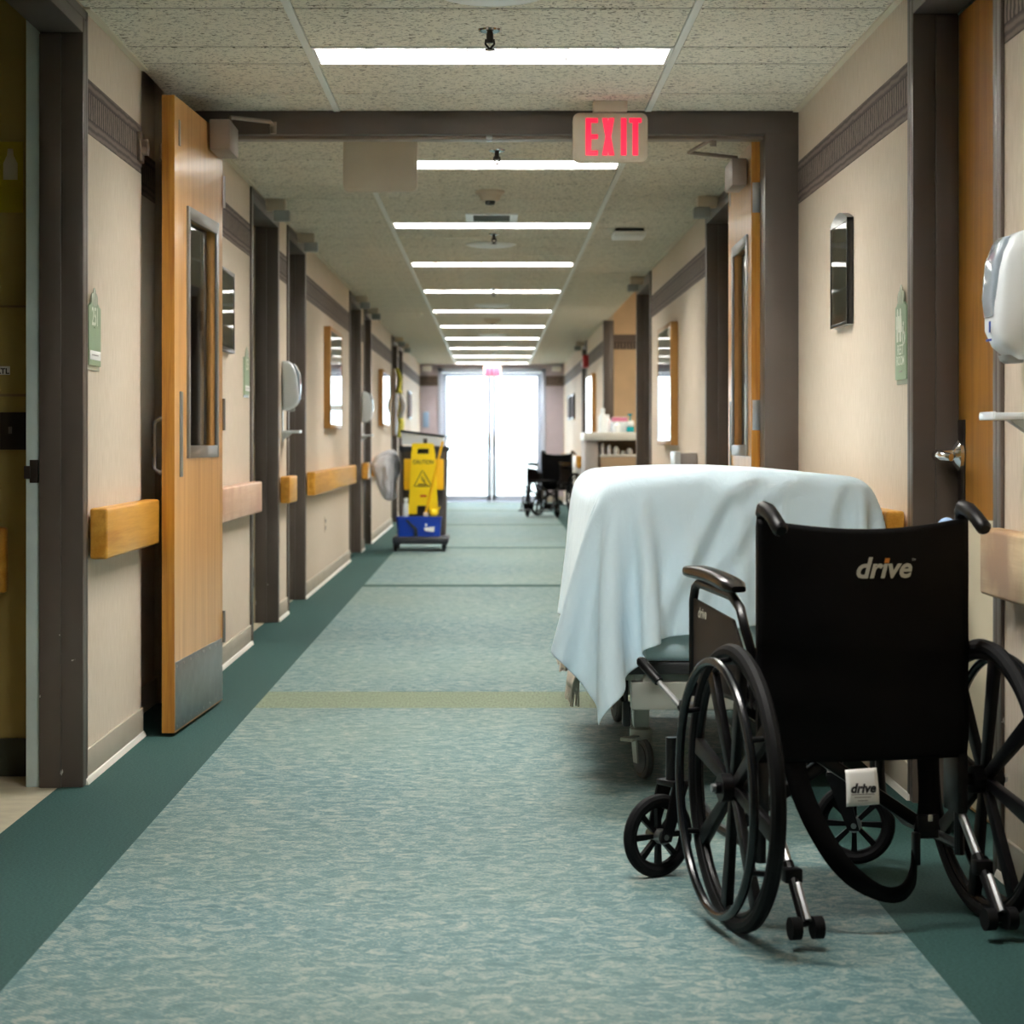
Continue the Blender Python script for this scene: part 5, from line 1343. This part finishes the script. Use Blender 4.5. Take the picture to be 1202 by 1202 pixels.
obj('warning_triangle', MB().tube(seg2(tri[0], tri[1]) + seg2(tri[1], tri[2]) + seg2(tri[2], tri[0]), 0.0042, 6, closed=True), 'ink', sg)
yq = yf0 - 0.001
fgm = MB().ellipsoid((cx(318), yq, cz(498)), (0.008, 0.0015, 0.008), 10, 6).tube([(cx(318), yq, cz(510)), (cx(325), yq, cz(530)), (cx(345), yq, cz(522))], 0.005, 6).tube([(cx(325), yq, cz(530)), (cx(350), yq, cz(545))], 0.004, 6).tube([(cx(312), yq, cz(515)), (cx(340), yq, cz(508))], 0.003, 6).box(cx(285), cx(360), yq - 0.0005, yq + 0.001, cz(562), cz(552))
obj('falling_figure', fgm, 'ink', sg)
obj('red_print', MB().box(cx(302), cx(355), yf0 - 0.0012, yf0 + 0.001, cz(662), cz(645)), 'alarm_red', sg)
# mop and other tools
mp = thing('mop', 'yellow handled mop leaning across the wet floor sign', 'mop', (cx(350), CY + 0.05, cz(800)))
obj('handle', MB().cyl((cx(350), CY + 0.062, cz(795)), (cx(490), CY + 0.078, cz(200)), 0.012, n=12), 'amber', mp)
obj('mop_head', MB().box(cx(330), cx(372), CY + 0.045, CY + 0.078, cz(824), cz(790), 0.008), 'blanket', mp)
sc_ = thing('scoop', 'small yellow scoop resting on the edge of the blue bucket', 'scoop', (cx(415), CY + 0.03, cz(826)))
obj('bowl', MB().box(cx(383), cx(448), CY + 0.01, CY + 0.06, cz(824), cz(760), 0.02, 3), 'yellow', sc_, angle=50); obj('grip', MB().cyl((cx(445), CY + 0.035, cz(790)), (cx(470), CY + 0.035, cz(740)), 0.006, n=8), 'yellow', sc_)
pl_ = thing('dust_mop', 'tall white pole with a dark tip standing in the cleaning cart', 'mop', (cx(560), CY + 0.2, cz(260)))
obj('pole', MB().cyl((cx(505), CY + 0.53, cz(232)), (cx(600), CY + 0.55, cz(-200)), 0.007, n=10), 'paper', pl_); obj('tip', MB().cyl((cx(600), CY + 0.55, cz(-200)), (cx(634), CY + 0.56, cz(-310)), 0.010, n=10), 'black_plastic', pl_)
lid = thing('cart_tray', 'white tray with a black edge tilted on top of the cart bin', 'tray', (cx(300), CY + 0.3, cz(240)))
obj('body', MB().prism(Pp((140, 120), (500, 160), (480, 235), (145, 225)), 'y', CY + 0.22, CY + 0.50), 'plastic_white', lid); obj('edge', MB().prism(Pp((135, 102), (500, 148), (500, 166), (135, 122)), 'y', CY + 0.21, CY + 0.51), 'cart_dark', lid); obj('clip', MB().prism(Pp((325, 175), (358, 175), (358, 225), (325, 225)), 'y', CY + 0.21, CY + 0.225), 'cart_grey', lid)
for k, u in enumerate((178, 192)):
    tag(obj('spray_bottle', MB().lathe([(0.012, 0.0), (0.016, 0.01), (0.016, 0.11), (0.007, 0.13), (0.007, 0.15), (0.012, 0.152), (0.012, 0.17), (0.004, 0.175)], (cx(u), CY + 0.03 + 0.05 * k, cz(825.8)), 12), 'plastic_white'), 'white bottle in the blue bucket, %s' % ('nearest the bucket front' if k == 0 else 'just behind the other white bottle'), 'bottle', 'white bottles in the bucket')
# white plastic bag hung beside the cart
from mathutils import noise as mnoise
lev = [(700, 85, 0.02, 0.04), (680, 84, 0.05, 0.08), (600, 70, 0.075, 0.12), (500, 55, 0.10, 0.15), (400, 48, 0.115, 0.16), (330, 58, 0.11, 0.15), (295, 82, 0.07, 0.11), (268, 104, 0.02, 0.04)]
def bag_at(t):
    t *= len(lev) - 1; i = min(int(t), len(lev) - 2); f = t - i
    return [lev[i][q] + (lev[i + 1][q] - lev[i][q]) * f for q in range(4)]
rings = []
for r_ in range(29):
    v_, u_, hx, hy = bag_at(r_ / 28)
    ring = []
    for k_ in range(44):
        a = 2 * PI * k_ / 44
        q = Vector((math.cos(a) * 2.2, math.sin(a) * 2.2, r_ * 0.16))
        n_ = 1 + 0.30 * mnoise.noise(q) + 0.20 * abs(mnoise.noise(q * 2.1))
        ring.append((cx(u_) - 0.06 + hx * math.cos(a) * n_, CY + 0.42 + hy * math.sin(a) * n_, cz(v_)))
    rings.append(ring)
tag(obj('plastic_bag', MB().loft(rings), 'thin_plastic', angle=40), 'crumpled white plastic bag hanging between the handrail and the cart', 'bag')

# ------------------------------------------------------------------ gowns on the far door
GY = 25.9
gx = XL + 0.012
t = thing('gown_caddy', 'hanging caddy with yellow patterned gowns on the distant door frame', 'gown caddy', (gx, GY, 1.1))
obj('back_panel', MB().box(XL - 0.005, XL + 0.02, GY - 0.55, GY + 0.30, 1.10, 1.92, 0.004), 'cabinet_tan', t)
for k, (z0, z1, dp, ya, yb, m_) in enumerate(((1.62, 1.92, 0.09, GY - 0.5, GY - 0.1, 'olive_pattern'), (1.38, 1.70, 0.06, GY - 0.15, GY + 0.25, 'olive_pattern'), (1.32, 1.60, 0.13, GY - 0.52, GY - 0.2, 'bag_white'), (1.08, 1.36, 0.08, GY - 0.45, GY + 0.2, 'olive_pattern'))):
    def gw(u, v, ya=ya, yb=yb, z0=z0, z1=z1, dp=dp, k=k):
        y = ya + (yb - ya) * u
        return (XL + 0.02 + dp * (0.55 + 0.45 * math.sin(PI * v)) * (0.8 + 0.2 * math.sin(u * 17 + k)), y + 0.02 * math.sin(v * 7 + k), z0 + (z1 - z0) * v)
    g = obj('folded_gown', MB().grid(gw, 16, 10), m_, t, angle=180); md = g.modifiers.new('solid', 'SOLIDIFY'); md.thickness = 0.02

# ------------------------------------------------------------------ nurse station counter
NY = 20.4
S2 = NY / FPX
def nx_(p): return (p - 578) * S2
def nz_(p): return EYE + (518 - p) * S2
t = thing('nurse_counter', 'grey and tan nurse station counter with a white top and open shelf', 'counter', (nx_(720), NY + 0.4, 0))
obj('countertop', MB().box(nx_(686), nx_(790), NY - 0.03, NY + 0.95, nz_(517), nz_(507.5), 0.006), 'counter_white', t)
obj('end_panel', MB().box(nx_(687), nx_(702), NY, NY + 0.9, 0, nz_(517), 0.004), 'cabinet_grey', t)
obj('cabinet', MB().box(nx_(702), nx_(790), NY + 0.5, NY + 0.9, 0, nz_(517)).box(nx_(780), nx_(790), NY + 0.0, NY + 0.5, 0, nz_(517)), 'cabinet_tan', t)
obj('shelf', MB().box(nx_(704), nx_(780), NY + 0.01, NY + 0.5, nz_(536), nz_(533.5), 0.002), 'counter_white', t)
obj('drawer', MB().box(nx_(705), nx_(779), NY + 0.005, NY + 0.45, nz_(557), nz_(536.5), 0.004), 'cabinet_tan', t)
obj('lower_panel', MB().box(nx_(702), nx_(780), NY + 0.03, NY + 0.06, 0.0, nz_(558)), 'cabinet_dark', t)
for k, (p0, p1, ph) in enumerate(((704, 711, 520), (712.5, 719, 522), (720.5, 728, 524), (729.5, 735, 529), (736.5, 744, 526))):
    x0, x1 = nx_(p0), nx_(p1)
    zt = nz_(ph); zb = nz_(533.4)
    rr = [[((x0 + x1) / 2 + (x1 - x0) / 2 * f * math.cos(a) * (1 + 0.08 * math.sin(3 * a + k)), NY + 0.16 + 0.12 * f * math.sin(a), zb + (zt - zb) * h) for a in [2 * PI * q / 16 for q in range(16)]] for h, f in ((0, 0.9), (0.3, 1.0), (0.7, 0.92), (1.0, 0.5))]
    tag(obj('folded_towel', MB().loft(rr), 'bag_white', angle=50), '%s crumpled white towel along the nurse counter shelf' % ('first', 'second', 'third', 'fourth, smallest', 'fifth')[k], 'towel', 'towels on the counter shelf')
zc_ = nz_(507.5)
def bottle(x, y, r, h, m_, label, cap='plastic_white', cat='bottle'):
    t = thing('bottle', label, cat, (x, y, zc_), group='bottles on the nurse counter')
    obj('body', MB().lathe([(r * 0.9, 0.0), (r, 0.01), (r, h * 0.62), (r * 0.5, h * 0.78), (r * 0.42, h * 0.84)], (x, y, zc_), 18), m_, t)
    obj('cap', MB().lathe([(r * 0.48, h * 0.83), (r * 0.48, h * 0.97), (r * 0.3, h)], (x, y, zc_), 14), cap, t)
bottle(nx_(709), NY + 0.25, 0.045, 0.24, 'plastic_white', 'tall white bottle standing first on the nurse counter')
bottle(nx_(715.5), NY + 0.35, 0.04, 0.18, 'bag_white', 'short white bottle beside the pink box on the counter')
bottle(nx_(725), NY + 0.12, 0.035, 0.11, 'plastic_white', 'small white tub under the pink box on the counter')
t = thing('tissue_box', 'pink tissue box raised on the nurse station counter', 'box', (nx_(729), NY + 0.3, zc_))
obj('carton', MB().box(nx_(721), nx_(738), NY + 0.25, NY + 0.40, zc_, nz_(489), 0.004), 'plastic_white', t); obj('pink_band', MB().box(nx_(720.8), nx_(738.2), NY + 0.249, NY + 0.401, nz_(494.5), nz_(489.5)), 'pink', t)
t = thing('soap_bottle', 'clear pump bottle with teal liquid on the nurse counter', 'bottle', (nx_(741), NY + 0.15, zc_))
obj('liquid', MB().box(nx_(736.5), nx_(745.5), NY + 0.10, NY + 0.19, zc_, nz_(500.5), 0.01, 3), 'teal_liquid', t); obj('shoulder', MB().box(nx_(737), nx_(745), NY + 0.105, NY + 0.185, nz_(500.4), nz_(494), 0.01, 3), 'plastic_white', t)
obj('pump', MB().cyl((nx_(741), NY + 0.145, nz_(494)), (nx_(741), NY + 0.145, nz_(487)), 0.008, n=10).box(nx_(737.5), nx_(743), NY + 0.135, NY + 0.155, nz_(487.5), nz_(485.5), 0.002), 'teal_liquid', t)
# box on the rail behind the bed
t = thing('glove_box', 'white and grey glove box on the wall just above the draped bed', 'box', (1.15, 12.5, 0.83))
obj('carton', MB().box(1.10, 1.195, 12.15, 12.42, 0.885, 0.955, 0.004), 'cabinet_grey', t); obj('flap', MB().box(1.065, 1.10, 12.14, 12.43, 0.88, 0.965, 0.004), 'plastic_white', t); obj('holder', MB().box(1.09, 1.199, 12.13, 12.44, 0.872, 0.884, 0.002), 'steel', t)
# fire alarm
t = thing('fire_alarm', 'red fire alarm horn high on the wall past the alcove', 'fire alarm', (XR, 25.6, 2.0))
obj('box', MB().box(XR - 0.07, XR - 0.001, 25.9, 26.15, 1.945, 2.10, 0.006), 'alarm_red', t); obj('strobe', MB().box(XR - 0.085, XR - 0.068, 25.96, 26.09, 1.97, 2.02, 0.004), 'paper', t)
# notices at the end
tag(obj('wall_notice', MB().box(-1.17, -1.07, 34.985, 34.998, 1.26, 1.52, 0.002), 'sky_blue_cloth'), 'pale blue notice on the lavender end wall beside the glass doors', 'notice')
for k, x in enumerate((-1.10, 1.08)):
    tag(obj('emergency_lamp', MB().box(x - 0.08, x + 0.08, 34.9, 34.998, 2.20, 2.29, 0.01), 'white_enamel'), 'white emergency lamp at the top of the end wall %s' % ('above the pale blue notice' if k == 0 else 'above the distant wheelchair'), 'lamp', 'emergency lamps by the exit')
# wall outlet on the left wall
t = thing('wall_outlet', 'small electrical outlet low on the wall under the gold framed picture', 'outlet', (XL, 15.3, 0.35))
obj('plate', MB().box(XL + 0.0005, XL + 0.006, 15.1, 15.19, 0.36, 0.48, 0.002), 'sign_shell', t); obj('sockets', MB().box(XL + 0.005, XL + 0.008, 15.125, 15.165, 0.38, 0.41, 0.001).box(XL + 0.005, XL + 0.008, 15.125, 15.165, 0.43, 0.46, 0.001), 'cart_dark', t)
